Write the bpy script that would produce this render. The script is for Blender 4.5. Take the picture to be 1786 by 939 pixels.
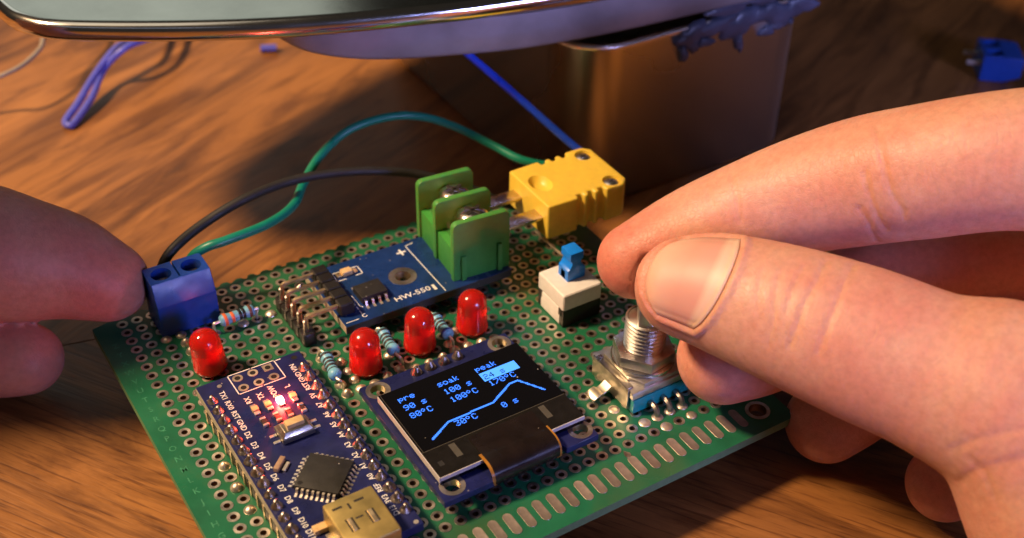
import bpy, bmesh, math, random
import numpy as np
from mathutils import Vector, Matrix
from mathutils.bvhtree import BVHTree
random.seed(7)
for o in list(bpy.data.objects): bpy.data.objects.remove(o, do_unlink=True)
scene = bpy.context.scene
col = scene.collection
S = 0.001                                   # everything below is written in millimetres; the scene is in metres
# ------------------------------------------------------------------ camera
cam_d = bpy.data.cameras.new('camera'); cam = bpy.data.objects.new('camera', cam_d); col.objects.link(cam)
cx_ = Vector((0.83038588, -0.55510242, 0.04817247)); dn = Vector((-0.30516903, -0.52543071, -0.79422568)); fw = Vector((0.46618789, 0.64481305, -0.60571031))
M = Matrix((cx_, -dn, -fw)).transposed().to_4x4(); M.translation = Vector((-32.47, -109.91, 142.665)) * S
cam.matrix_world = M
cam_d.sensor_width = 36; cam_d.lens = 2191.86 / 1786 * 36; cam_d.shift_x = -119.54 / 1786
cam_d.clip_start = 0.01; cam_d.clip_end = 20
cam_d.dof.use_dof = True; cam_d.dof.focus_distance = 0.199; cam_d.dof.aperture_fstop = cam_d.lens / 2.2
scene.camera = cam
# ------------------------------------------------------------------ world, lamps, exposure
w = bpy.data.worlds.new('World'); scene.world = w; w.use_nodes = True
bg = w.node_tree.nodes['Background']; bg.inputs[0].default_value = (0.62, 0.54, 0.45, 1); bg.inputs[1].default_value = 0.036
def lamp(name, loc, target, power, color, size, size_y=None, spread=None):
    d = bpy.data.lights.new(name, 'AREA'); d.energy = power; d.color = color; d.size = size * S
    d.shape = 'DISK'
    if size_y: d.shape = 'RECTANGLE'; d.size_y = size_y * S
    if spread: d.spread = spread
    o = bpy.data.objects.new(name, d); col.objects.link(o)
    o.location = Vector(loc) * S
    o.rotation_euler = (Vector(target) - Vector(loc)).to_track_quat('-Z', 'Y').to_euler()
    return o
lamp('warm_lamp', (-272, 200, 440), (45, 50, 0), 5.9, (1.0, 0.675, 0.395), 80)
lamp('plate_reflection_panel', (170, 1400, 620), (50, 110, 40), 1.35, (0.96, 1.0, 0.90), 820, 740)  # added panel, placed and sized for what the sole plate's top reflects
lamp('cool_source', (170, -420, 155), (135, 60, 18), 0.125, (0.40, 0.42, 1.0), 200, 110, math.radians(30))  # cool light read off bluish sides, narrowed and moved off the left hand
lamp('overhead_fill', (-230, 240, 1050), (20, 60, 0), 0.6, (1.0, 0.86, 0.66), 700, 420)  # added overhead panel for the sole plate's rim highlight and soft fill
lamp('rim_streak_strip', (-640, -300, 690), (10, 100, 40), 0.09, (0.60, 0.72, 1.0), 800, 90)  # added cool strip that puts a streak on the sole plate's rim
vs = scene.view_settings; vs.view_transform = 'Standard'; vs.look = 'None'; vs.exposure = 0; vs.gamma = 1; vs.use_curve_mapping = False
scene.render.engine = 'CYCLES'
# ------------------------------------------------------------------ materials
MATS = {}
def nodes(name):
    m = bpy.data.materials.new(name); m.use_nodes = True; MATS[name] = m
    nt = m.node_tree; return m, nt, nt.nodes, nt.links, nt.nodes['Principled BSDF']
def sset(b, **k):
    for a, v in k.items():
        n = {'base': 'Base Color', 'rough': 'Roughness', 'metal': 'Metallic', 'spec': 'Specular IOR Level', 'trans': 'Transmission Weight', 'ior': 'IOR', 'sss': 'Subsurface Weight', 'coat': 'Coat Weight', 'em': 'Emission Color', 'ems': 'Emission Strength', 'alpha': 'Alpha', 'coatr': 'Coat Roughness'}[a]
        if isinstance(v, tuple) and len(v) == 3: v = v + (1,)
        b.inputs[n].default_value = v
def mat(name, base, rough=.5, metal=0, var=.12, vscale=900, bump=0, bscale=3000, rvar=.1, **k):
    """principled surface with uneven tone, uneven gloss and fine relief"""
    m, nt, N, L, b = nodes(name)
    sset(b, base=base, rough=rough, metal=metal, **k)
    tc = N.new('ShaderNodeTexCoord')
    nz = N.new('ShaderNodeTexNoise'); nz.inputs['Scale'].default_value = vscale; nz.inputs['Detail'].default_value = 5
    L.new(tc.outputs['Object'], nz.inputs['Vector'])
    if var:
        mx = N.new('ShaderNodeMix'); mx.data_type = 'RGBA'
        mx.inputs[6].default_value = tuple(c * (1 - var) for c in base) + (1,); mx.inputs[7].default_value = tuple(min(1, c * (1 + var)) for c in base) + (1,)
        cr = N.new('ShaderNodeMapRange'); cr.inputs[1].default_value = .3; cr.inputs[2].default_value = .7
        L.new(nz.outputs['Fac'], cr.inputs[0]); L.new(cr.outputs[0], mx.inputs[0]); L.new(mx.outputs[2], b.inputs['Base Color'])
    if rvar:
        mr = N.new('ShaderNodeMapRange'); mr.inputs[1].default_value = .3; mr.inputs[2].default_value = .7
        mr.inputs[3].default_value = max(.02, rough - rvar); mr.inputs[4].default_value = min(1, rough + rvar)
        n2 = N.new('ShaderNodeTexNoise'); n2.inputs['Scale'].default_value = vscale * .37; n2.inputs['Detail'].default_value = 4
        L.new(tc.outputs['Object'], n2.inputs['Vector']); L.new(n2.outputs['Fac'], mr.inputs[0]); L.new(mr.outputs[0], b.inputs['Roughness'])
    if bump:
        n3 = N.new('ShaderNodeTexNoise'); n3.inputs['Scale'].default_value = bscale; n3.inputs['Detail'].default_value = 4
        bp = N.new('ShaderNodeBump'); bp.inputs['Strength'].default_value = bump; bp.inputs['Distance'].default_value = .0002
        L.new(tc.outputs['Object'], n3.inputs['Vector']); L.new(n3.outputs['Fac'], bp.inputs['Height']); L.new(bp.outputs[0], b.inputs['Normal'])
    return m
def emis(name, c, s, base=(0.02, 0.02, 0.02)):
    m, nt, N, L, b = nodes(name); sset(b, base=base, rough=.4, em=c, ems=s); return m
def wood(name, ang, seed, tone=1.0, pore=.55):
    m, nt, N, L, b = nodes(name)
    tc = N.new('ShaderNodeTexCoord')
    mp = N.new('ShaderNodeMapping'); mp.inputs['Rotation'].default_value = (0, 0, -ang); mp.inputs['Location'].default_value = (seed * .31, seed * .17, 0)
    L.new(tc.outputs['Object'], mp.inputs['Vector'])
    def nz(sx, sy, det=6, rough=.6, dist=0):
        s = N.new('ShaderNodeVectorMath'); s.operation = 'MULTIPLY'; s.inputs[1].default_value = (sx, sy, 100)
        t = N.new('ShaderNodeTexNoise'); t.inputs['Scale'].default_value = 1; t.inputs['Detail'].default_value = det; t.inputs['Roughness'].default_value = rough; t.inputs['Distortion'].default_value = dist
        L.new(mp.outputs[0], s.inputs[0]); L.new(s.outputs[0], t.inputs['Vector']); return t.outputs['Fac']
    def ramp(src, pts):
        r = N.new('ShaderNodeValToRGB'); e = r.color_ramp.elements
        while len(e) < len(pts): e.new(.5)
        for q, (p, c) in zip(e, pts): q.position = p; q.color = tuple(x * tone for x in c) + (1,)
        L.new(src, r.inputs[0]); return r.outputs[0]
    def mul(a, b_, fac=1):
        x = N.new('ShaderNodeMix'); x.data_type = 'RGBA'; x.blend_type = 'MULTIPLY'; x.inputs[0].default_value = fac
        L.new(a, x.inputs[6]); L.new(b_, x.inputs[7]); return x.outputs[2]
    base = ramp(nz(10, 55, 7, .62, 1.0), [(.28, (.095, .036, .010)), (.45, (.25, .100, .024)), (.60, (.34, .142, .036)), (.78, (.42, .188, .052))])
    g = lambda src, p: (lambda r: r)(ramp(src, p))
    streak = N.new('ShaderNodeValToRGB'); e = streak.color_ramp.elements; e[0].position = .36; e[0].color = (.30, .24, .20, 1); e[1].position = .54; e[1].color = (1, 1, 1, 1)
    L.new(nz(20, 120, 5, .65, 1.2), streak.inputs[0])
    fine = N.new('ShaderNodeValToRGB'); e = fine.color_ramp.elements; e[0].position = .36; e[0].color = (.45, .38, .34, 1); e[1].position = .47; e[1].color = (1, 1, 1, 1)
    fsrc = nz(70, 1500, 3, .6); L.new(fsrc, fine.inputs[0])
    c = mul(mul(base, streak.outputs[0], .75), fine.outputs[0], pore)
    L.new(c, b.inputs['Base Color'])
    sset(b, rough=.42, spec=.45)
    rr = N.new('ShaderNodeMapRange'); rr.inputs[3].default_value = .34; rr.inputs[4].default_value = .6; L.new(nz(30, 60, 4), rr.inputs[0]); L.new(rr.outputs[0], b.inputs['Roughness'])
    bp = N.new('ShaderNodeBump'); bp.inputs['Strength'].default_value = .35; bp.inputs['Distance'].default_value = .0002; L.new(fsrc, bp.inputs['Height']); L.new(bp.outputs[0], b.inputs['Normal'])
    return m
def skin(name, base, red):
    m, nt, N, L, b = nodes(name)
    tc = N.new('ShaderNodeTexCoord')
    def nz(sc, det=5, rough=.6):
        t = N.new('ShaderNodeTexNoise'); t.inputs['Scale'].default_value = sc; t.inputs['Detail'].default_value = det; t.inputs['Roughness'].default_value = rough
        L.new(tc.outputs['Object'], t.inputs['Vector']); return t.outputs['Fac']
    r = N.new('ShaderNodeMapRange'); r.inputs[1].default_value = .38; r.inputs[2].default_value = .62; L.new(nz(70, 8, .7), r.inputs[0])
    at = N.new('ShaderNodeAttribute'); at.attribute_name = 'flush'
    ad = N.new('ShaderNodeMath'); ad.operation = 'MULTIPLY_ADD'; ad.inputs[1].default_value = .45; ad.use_clamp = True
    L.new(r.outputs[0], ad.inputs[0]); L.new(at.outputs['Fac'], ad.inputs[2])
    mx = N.new('ShaderNodeMix'); mx.data_type = 'RGBA'; mx.inputs[6].default_value = base + (1,); mx.inputs[7].default_value = red + (1,)
    L.new(ad.outputs[0], mx.inputs[0])
    dk = N.new('ShaderNodeMix'); dk.data_type = 'RGBA'; dk.blend_type = 'MULTIPLY'; dk.inputs[0].default_value = .35
    r2 = N.new('ShaderNodeMapRange'); r2.inputs[1].default_value = .3; r2.inputs[2].default_value = .6; r2.inputs[3].default_value = .55; L.new(nz(900, 4), r2.inputs[0])
    L.new(mx.outputs[2], dk.inputs[6]); L.new(r2.outputs[0], dk.inputs[7]); L.new(dk.outputs[2], b.inputs['Base Color'])
    sset(b, rough=.46, sss=.4, spec=.42); b.inputs['Subsurface Radius'].default_value = (1, .32, .16); b.inputs['Subsurface Scale'].default_value = .0016
    rr = N.new('ShaderNodeMapRange'); rr.inputs[3].default_value = .38; rr.inputs[4].default_value = .58; L.new(nz(300), rr.inputs[0]); L.new(rr.outputs[0], b.inputs['Roughness'])
    v = N.new('ShaderNodeTexVoronoi'); v.feature = 'DISTANCE_TO_EDGE'; v.inputs['Scale'].default_value = 1250
    wn = N.new('ShaderNodeVectorMath'); wn.operation = 'MULTIPLY_ADD'; wn.inputs[1].default_value = (.0006,) * 3
    n4 = N.new('ShaderNodeTexNoise'); n4.inputs['Scale'].default_value = 500; L.new(tc.outputs['Object'], n4.inputs['Vector'])
    L.new(n4.outputs['Color'], wn.inputs[0]); L.new(tc.outputs['Object'], wn.inputs[2]); L.new(wn.outputs[0], v.inputs['Vector'])
    vm = N.new('ShaderNodeMapRange'); vm.inputs[1].default_value = 0; vm.inputs[2].default_value = .12; L.new(v.outputs['Distance'], vm.inputs[0])
    am = N.new('ShaderNodeMath'); am.operation = 'MULTIPLY_ADD'; am.inputs[1].default_value = 1.6; L.new(nz(420, 5, .7), am.inputs[0]); L.new(vm.outputs[0], am.inputs[2])
    ag = N.new('ShaderNodeAttribute'); ag.attribute_name = 'along'; cb = N.new('ShaderNodeCombineXYZ'); mg = N.new('ShaderNodeMath'); mg.operation = 'MULTIPLY'; mg.inputs[1].default_value = 1.5
    L.new(ag.outputs['Fac'], mg.inputs[0]); L.new(mg.outputs[0], cb.inputs[0])
    vo = N.new('ShaderNodeVectorMath'); vo.operation = 'MULTIPLY_ADD'; vo.inputs[1].default_value = (170,) * 3; L.new(tc.outputs['Object'], vo.inputs[0]); L.new(cb.outputs[0], vo.inputs[2])
    ln = N.new('ShaderNodeTexNoise'); ln.inputs['Scale'].default_value = 1; ln.inputs['Detail'].default_value = 3; L.new(vo.outputs[0], ln.inputs['Vector'])
    lr = N.new('ShaderNodeMapRange'); lr.inputs[1].default_value = .40; lr.inputs[2].default_value = .52; L.new(ln.outputs['Fac'], lr.inputs[0])
    lm_ = N.new('ShaderNodeMath'); lm_.operation = 'MULTIPLY'; L.new(lr.outputs[0], lm_.inputs[0]); L.new(nz(140, 3), lm_.inputs[1])
    a2 = N.new('ShaderNodeMath'); a2.operation = 'MULTIPLY_ADD'; a2.inputs[1].default_value = 1.5; L.new(lm_.outputs[0], a2.inputs[0]); L.new(am.outputs[0], a2.inputs[2])
    bp = N.new('ShaderNodeBump'); bp.inputs['Strength'].default_value = .17; bp.inputs['Distance'].default_value = .0002; L.new(a2.outputs[0], bp.inputs['Height']); L.new(bp.outputs[0], b.inputs['Normal'])
    return m
mat('solder_mask', (.012, .125, .058), .34, var=.18, vscale=220, bump=.05, bscale=900, spec=.5)
mat('mask_print', (.03, .20, .10), .5, var=.3, vscale=1500)
mat('board_edge', (.10, .20, .09), .7, bump=.3, bscale=4000)
mat('plated', (.64, .58, .50), .42, 1, var=.25, vscale=700, bump=.1)
mat('barrel', (.20, .13, .08), .5, .8, var=.3)
mat('contact', (.52, .44, .37), .46, .85, var=.28, vscale=420, bump=.12, bscale=1500)
mat('solder', (.80, .70, .56), .42, .85, var=.15, vscale=1200, bump=.25, bscale=1800)
mat('solder_dull', (.42, .37, .33), .38, 1, var=.3, vscale=1500, bump=.4, bscale=2200)
mat('navy_mask', (.012, .016, .085), .33, var=.2, vscale=500, bump=.06, bscale=2500)
mat('blue_mask', (.008, .032, .13), .30, var=.2, vscale=500, bump=.06, bscale=2500)
mat('pcb_core', (.32, .29, .22), .7, var=.2, bump=.3)
mat('silk', (.72, .72, .70), .6, var=.15, vscale=4000)
mat('epoxy', (.018, .017, .016), .5, var=.2, bump=.15, bscale=6000)
mat('black_plastic', (.012, .011, .011), .42, var=.2, bump=.12, bscale=2500)
mat('lead_tin', (.80, .74, .66), .42, .9, var=.15, bump=.1)
mat('gold_pin', (.74, .60, .40), .4, 1, var=.2, bump=.1)
mat('usb_shell', (.62, .47, .17), .45, .85, var=.15, vscale=500, bump=.05)
mat('slot_shade', (.02, .017, .012), .6, var=0)  # near-black colour painted as the shade in slots that are not cut
mat('led_red', (.92, .035, .02), .16, var=.05, trans=.72, sss=.2, bump=.03)
mat('led_core', (.90, .055, .03), .5, var=.08); MATS['led_red'].node_tree.nodes['Principled BSDF'].inputs['Subsurface Radius'].default_value = (1, .08, .04); MATS['led_red'].node_tree.nodes['Principled BSDF'].inputs['Subsurface Scale'].default_value = .002
mat('term_blue', (.006, .055, .33), .36, var=.1, bump=.08, bscale=1800)
mat('term_green', (.045, .26, .045), .42, var=.08, bump=.08, bscale=1500, sss=.08)
mat('plug_yellow', (.80, .53, .06), .42, var=.06, bump=.06, bscale=1200, sss=.1)
mat('switch_white', (.76, .74, .72), .42, var=.05, bump=.06)
mat('switch_blue', (.006, .21, .86), .36, var=.08, bump=.05)
mat('zinc', (.66, .63, .59), .34, 1, var=.18, vscale=600, bump=.12, bscale=1400)
mat('nickel', (.70, .66, .60), .2, 1, var=.12, bump=.08)
mat('steel_clip', (.52, .47, .38), .34, 1, var=.25, vscale=500, bump=.2, bscale=1000)
mat('blade', (.60, .52, .42), .3, 1, var=.15, bump=.05)
mat('enc_teal', (.006, .25, .26), .36, var=.1)
mat('res_blue', (.16, .42, .56), .4, var=.1)
for n, c in dict(band_black=(.01, .01, .01), band_orange=(.75, .16, .05), band_brown=(.12, .05, .03), band_blue=(.02, .07, .3), band_dark=(.03, .03, .04)).items(): mat(n, c, .42, var=.05)
mat('glass_black', (.004, .004, .005), .08, var=0, rvar=.03, spec=.5)
mat('glass_strip', (.012, .011, .010), .16, var=.2, rvar=.06)
mat('glass_mark', (.07, .065, .05), .4, var=.1)
mat('glass_edge', (.55, .52, .48), .18, var=.1)
mat('kapton', (.34, .15, .02), .3, var=.2)
mat('flex', (.012, .008, .007), .25, var=.3, vscale=400)
emis('oled_blue', (.03, .19, 1.0), 2.3)
emis('oled_box', (.06, .30, 1.0), 1.9)
emis('led_lit', (1.0, .16, .13), 70)
mat('chip_amber', (.62, .42, .20), .35, var=.15)
mat('chip_tan', (.34, .22, .14), .5, var=.15)
mat('chrome', (.74, .72, .68), .15, 1, var=.06, vscale=120, bump=.04, bscale=500, rvar=.05)
mat('sole_top', (.42, .44, .40), .13, 1, var=.15, vscale=60, bump=.03, bscale=250, rvar=.07)
mat('cast_grey', (.26, .25, .27), .5, .25, var=.35, vscale=55, bump=.25, bscale=500)
mat('tinplate', (.95, .89, .80), .27, 1, var=.08, vscale=25, rvar=.07, bump=.02, bscale=90)
mat('sealant', (.055, .066, .105), .42, var=.35, vscale=160, bump=.5, bscale=450)
mat('hole_shade', (.004, .004, .004), .9, var=0)
mat('wire_black', (.010, .009, .008), .62, var=.1)
mat('wire_green', (.004, .19, .12), .36, var=.08)
mat('wire_blue', (.012, .055, .52), .34, var=.08)
mat('wire_violet', (.10, .11, .50), .36, var=.08)
mat('wire_grey', (.30, .25, .19), .5, var=.1)
mat('nail', (.74, .43, .33), .5, var=.05, vscale=160, sss=.3); MATS['nail'].node_tree.nodes['Principled BSDF'].inputs['Subsurface Scale'].default_value = .001
skin('skin', (.63, .335, .24), (.57, .155, .115))
def tint_random(name, lo, hi):
    """each separate piece carries its own degree of tarnish"""
    nt = MATS[name].node_tree; N, L = nt.nodes, nt.links; b = N['Principled BSDF']; src = b.inputs['Base Color'].links[0].from_socket
    oi = N.new('ShaderNodeObjectInfo'); mr = N.new('ShaderNodeMapRange'); mr.inputs[3].default_value = lo; mr.inputs[4].default_value = hi
    mx = N.new('ShaderNodeMix'); mx.data_type = 'RGBA'; mx.blend_type = 'MULTIPLY'; mx.inputs[0].default_value = 1
    L.new(oi.outputs['Random'], mr.inputs[0]); L.new(src, mx.inputs[6]); L.new(mr.outputs[0], mx.inputs[7]); L.new(mx.outputs[2], b.inputs['Base Color'])
for n_ in ('plated', 'contact', 'solder', 'solder_dull'): tint_random(n_, .72, 1.12)
def stain(name, c, scale, lo, hi, fac):
    nt = MATS[name].node_tree; N, L = nt.nodes, nt.links; b = N['Principled BSDF']; inp = b.inputs['Base Color']
    tc = N.new('ShaderNodeTexCoord'); nz_ = N.new('ShaderNodeTexNoise'); nz_.inputs['Scale'].default_value = scale; nz_.inputs['Detail'].default_value = 6; nz_.inputs['Roughness'].default_value = .65
    mr = N.new('ShaderNodeMapRange'); mr.inputs[1].default_value = lo; mr.inputs[2].default_value = hi; mr.inputs[4].default_value = fac
    mx = N.new('ShaderNodeMix'); mx.data_type = 'RGBA'; mx.inputs[7].default_value = c + (1,)
    L.new(tc.outputs['Object'], nz_.inputs['Vector']); L.new(nz_.outputs['Fac'], mr.inputs[0]); L.new(mr.outputs[0], mx.inputs[0])
    if inp.links: L.new(inp.links[0].from_socket, mx.inputs[6])
    else: mx.inputs[6].default_value = inp.default_value
    L.new(mx.outputs[2], inp)
def dust(name, scale, size, amount, c=(.5, .47, .43)):
    nt = MATS[name].node_tree; N, L = nt.nodes, nt.links; b = N['Principled BSDF']; inp = b.inputs['Base Color']
    tc = N.new('ShaderNodeTexCoord'); v = N.new('ShaderNodeTexVoronoi'); v.inputs['Scale'].default_value = scale
    a = N.new('ShaderNodeMath'); a.operation = 'LESS_THAN'; a.inputs[1].default_value = size
    sp = N.new('ShaderNodeSeparateColor'); k = N.new('ShaderNodeMath'); k.operation = 'LESS_THAN'; k.inputs[1].default_value = amount
    m = N.new('ShaderNodeMath'); m.operation = 'MULTIPLY'
    L.new(tc.outputs['Object'], v.inputs['Vector']); L.new(v.outputs['Distance'], a.inputs[0]); L.new(v.outputs['Color'], sp.inputs[0]); L.new(sp.outputs[0], k.inputs[0]); L.new(a.outputs[0], m.inputs[0]); L.new(k.outputs[0], m.inputs[1])
    mx = N.new('ShaderNodeMix'); mx.data_type = 'RGBA'; mx.inputs[7].default_value = c + (1,); L.new(m.outputs[0], mx.inputs[0])
    if inp.links: L.new(inp.links[0].from_socket, mx.inputs[6])
    else: mx.inputs[6].default_value = inp.default_value
    L.new(mx.outputs[2], inp)
stain('solder_mask', (.055, .075, .022), 55, .52, .68, .55)
for n_ in ('glass_black', 'glass_strip', 'flex'): dust(n_, 520, .06, .3)
for n_ in ('navy_mask', 'blue_mask', 'epoxy'): dust(n_, 900, .10, .2, (.26, .25, .25))
dust('sole_top', 160, .10, .5, (.8, .8, .75))
# ------------------------------------------------------------------ mesh helpers
class MB:
    def __init__(s): s.v = []; s.f = []; s.mi = []
    def add(s, v, f, M=None, mi=0):
        o = len(s.v)
        for p in v:
            p = Vector(p)
            s.v.append(tuple(M @ p) if M else tuple(p))
        for q in f: s.f.append([i + o for i in q]); s.mi.append(mi)
        return s
    def box(s, x0, x1, y0, y1, z0, z1, M=None, mi=0):
        return s.add([(x0, y0, z0), (x1, y0, z0), (x1, y1, z0), (x0, y1, z0), (x0, y0, z1), (x1, y0, z1), (x1, y1, z1), (x0, y1, z1)],
                     [(3, 2, 1, 0), (4, 5, 6, 7), (0, 1, 5, 4), (1, 2, 6, 5), (2, 3, 7, 6), (3, 0, 4, 7)], M, mi)
    def prism(s, poly, z0, z1, M=None, mi=0):
        n = len(poly)
        return s.add([(x, y, z0) for x, y in poly] + [(x, y, z1) for x, y in poly],
                     [list(range(n))[::-1], list(range(n, 2 * n))] + [(i, (i + 1) % n, n + (i + 1) % n, n + i) for i in range(n)], M, mi)
    def lathe(s, prof, n=24, M=None, mi=0, close=True):
        v = []; f = []
        for r, z in prof:
            for k in range(n): a = 2 * math.pi * k / n; v.append((r * math.cos(a), r * math.sin(a), z))
        for j in range(len(prof) - 1):
            for k in range(n): f.append((j * n + k, j * n + (k + 1) % n, (j + 1) * n + (k + 1) % n, (j + 1) * n + k))
        if close:
            f.append(list(range(n))[::-1]); f.append([(len(prof) - 1) * n + k for k in range(n)])
        return s.add(v, f, M, mi)
    def cyl(s, c, r, z0, z1, n=20, mi=0):
        return s.lathe([(r, z0), (r, z1)], n, Matrix.Translation((c[0], c[1], 0)), mi)
    def tube(s, pts, r, n=10, mi=0, cap=True):
        pts = [Vector(p) for p in pts]; rr = r if isinstance(r, (list, tuple)) else [r] * len(pts)
        v = []; f = []; up = Vector((0, 0, 1)); prev = None
        for i, p in enumerate(pts):
            d = (pts[min(i + 1, len(pts) - 1)] - pts[max(i - 1, 0)]).normalized()
            if prev is None:
                a = d.orthogonal().normalized()
            else:
                a = (prev - d * prev.dot(d)).normalized()
            prev = a; b = d.cross(a)
            for k in range(n): t = 2 * math.pi * k / n; v.append(tuple(p + (a * math.cos(t) + b * math.sin(t)) * rr[i]))
        for i in range(len(pts) - 1):
            for k in range(n): f.append((i * n + k, i * n + (k + 1) % n, (i + 1) * n + (k + 1) % n, (i + 1) * n + k))
        if cap: f.append(list(range(n))[::-1]); f.append([(len(pts) - 1) * n + k for k in range(n)])
        return s.add(v, f, None, mi)
    def ring(s, c, r0, r1, z0, z1, n=16, mi=0):
        """flat washer: annulus with outer and inner walls"""
        v = []; f = []
        for r, z in ((r1, z0), (r1, z1), (r0, z1), (r0, z0)):
            for k in range(n): a = 2 * math.pi * (k + .5) / n; v.append((c[0] + r * math.cos(a), c[1] + r * math.sin(a), z))
        for j in range(3):
            for k in range(n): f.append((j * n + k, j * n + (k + 1) % n, (j + 1) * n + (k + 1) % n, (j + 1) * n + k))
        return s.add(v, f, None, mi)
    def build(s, name, m, parent=None, bevel=0, seg=2, angle=35, mats=None, origin=None, label=None):
        me = bpy.data.meshes.new(name)
        o = Vector(origin if origin is not None else (parent_origin(parent) if parent else (0, 0, 0)))
        me.from_pydata([tuple((Vector(p) - o) * S) for p in s.v], [], s.f)
        for x in ([m] + (mats or [])): me.materials.append(MATS[x])
        me.polygons.foreach_set('material_index', s.mi)
        bm = bmesh.new(); bm.from_mesh(me)
        bmesh.ops.recalc_face_normals(bm, faces=bm.faces)
        if bevel:
            ed = [e for e in bm.edges if e.is_manifold and e.calc_face_angle(0) > .3]
            bmesh.ops.bevel(bm, geom=ed, offset=bevel * S, segments=seg, affect='EDGES', profile=.6, clamp_overlap=True)
        bm.to_mesh(me); bm.free()
        me.polygons.foreach_set('use_smooth', [True] * len(me.polygons)); me.set_sharp_from_angle(angle=math.radians(angle))
        ob = bpy.data.objects.new(name, me); col.objects.link(ob)
        if parent: ob.parent = parent
        else: ob.location = o * S
        ORG[ob.name] = o
        if label: ob['label'] = label
        return ob
ORG = {}
def parent_origin(p): return ORG[p.name]
def thing(name, label, cat, loc=(0, 0, 0)):
    o = bpy.data.objects.new(name, None); col.objects.link(o); o.empty_display_size = .005
    o.location = Vector(loc) * S; o['label'] = label; o['category'] = cat; ORG[o.name] = Vector(loc); return o
def tag(o, label, cat): o['label'] = label; o['category'] = cat; return o
def place(src, parent, loc=(0, 0, 0), rot=0, name=None):
    """copy of a part that shares its mesh, moved by loc (mm)"""
    c = src.copy(); col.objects.link(c); c.parent = parent; c.location = Vector(loc) * S; c.rotation_euler = (0, 0, rot); ORG[c.name] = ORG[src.name]; return c
def spline(pts, per=8):
    P = [Vector(p) for p in pts]; P = [P[0] * 2 - P[1]] + P + [P[-1] * 2 - P[-2]]; out = []
    for i in range(1, len(P) - 2):
        a, b, c, d = P[i - 1:i + 3]
        for k in range(per):
            t = k / per; out.append(.5 * ((2 * b) + (c - a) * t + (2 * a - 5 * b + 4 * c - d) * t * t + (3 * b - a - 3 * c + d) * t ** 3))
    out.append(P[-2]); return out
def text_into(mb, body, x, y, z, size, ang=0, sx=.85, h=.03, align='CENTER', mi=0):
    cu = bpy.data.curves.new('t', 'FONT'); cu.body = body; cu.size = size; cu.align_x = align; cu.align_y = 'CENTER'; cu.resolution_u = 2; cu.offset = size * .012
    ob = bpy.data.objects.new('t', cu); col.objects.link(ob)
    dg = bpy.context.evaluated_depsgraph_get(); dg.update()
    me = bpy.data.meshes.new_from_object(ob.evaluated_get(dg))
    Mx = Matrix.Translation((x, y, z)) @ Matrix.Rotation(ang, 4, 'Z') @ Matrix.Diagonal((sx, 1, 1, 1))
    mb.add([(v.co.x, v.co.y, h) for v in me.vertices], [list(p.vertices) for p in me.polygons], Mx, mi)
    bpy.data.objects.remove(ob); bpy.data.curves.remove(cu); bpy.data.meshes.remove(me)
TABLE = -10.0
def carve(o, cutters, m=None, ang=35):
    """cut real recesses and bores into a part"""
    for c in cutters:
        k = c.build('cutter', m or o.data.materials[0].name, o)
        md = o.modifiers.new('cut', 'BOOLEAN'); md.operation = 'DIFFERENCE'; md.solver = 'EXACT'; md.object = k
        dg = bpy.context.evaluated_depsgraph_get(); dg.update()
        me = bpy.data.meshes.new_from_object(o.evaluated_get(dg)); o.modifiers.clear(); old = o.data; o.data = me; bpy.data.meshes.remove(old); bpy.data.objects.remove(k)
    o.data.set_sharp_from_angle(angle=math.radians(ang))
def bore(x, y, r, z0, z1, M=None, n=28): return MB().lathe([(r, z0), (r, z1)], n, (M or Matrix()) @ Matrix.Translation((x, y, 0)))
# ------------------------------------------------------------------ table
slab = MB().box(-900, 1100, -500, 1100, TABLE - 25, TABLE - .62).build('table_top', 'wire_grey'); slab.data.materials.clear()
wood('wood_back', math.radians(25), 1, 1.05, .22); wood('wood_front', math.radians(-57), 2, .9, .85); wood('wood_side', math.radians(14), 3, .8, .8)
slab.data.materials.append(MATS['wood_front']); slab['kind'] = 'structure'; slab['label'] = 'orange brown veneered wooden table top'
def plank(poly, m):
    return MB().prism(poly, TABLE - .6, TABLE).build('plank', m, slab, bevel=.12, seg=1)
def half(p, d): # strip edges along direction d through p
    return Vector(p), Vector(d).normalized()
g = .08
def seam1(x): return 92 - .218 * (x + 60)              # seam between the back panel and the front one
def seam2(x): return -62 + .61 * (x - 62)              # seam at the lower right
xi = 215.8
plank([(-800, seam1(-800)), (xi, seam1(xi)), (1000, seam1(1000)), (1000, 1000), (-800, 1000)], 'wood_back')
plank([(-800, seam1(-800) - g), (-800, -480), (-620, -480), (xi, seam1(xi) - g)], 'wood_front')
plank([(-620 + 2 * g, -480), (1000, -480), (1000, seam1(1000) - g), (xi + 2 * g, seam1(xi) - g)], 'wood_side')
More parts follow.
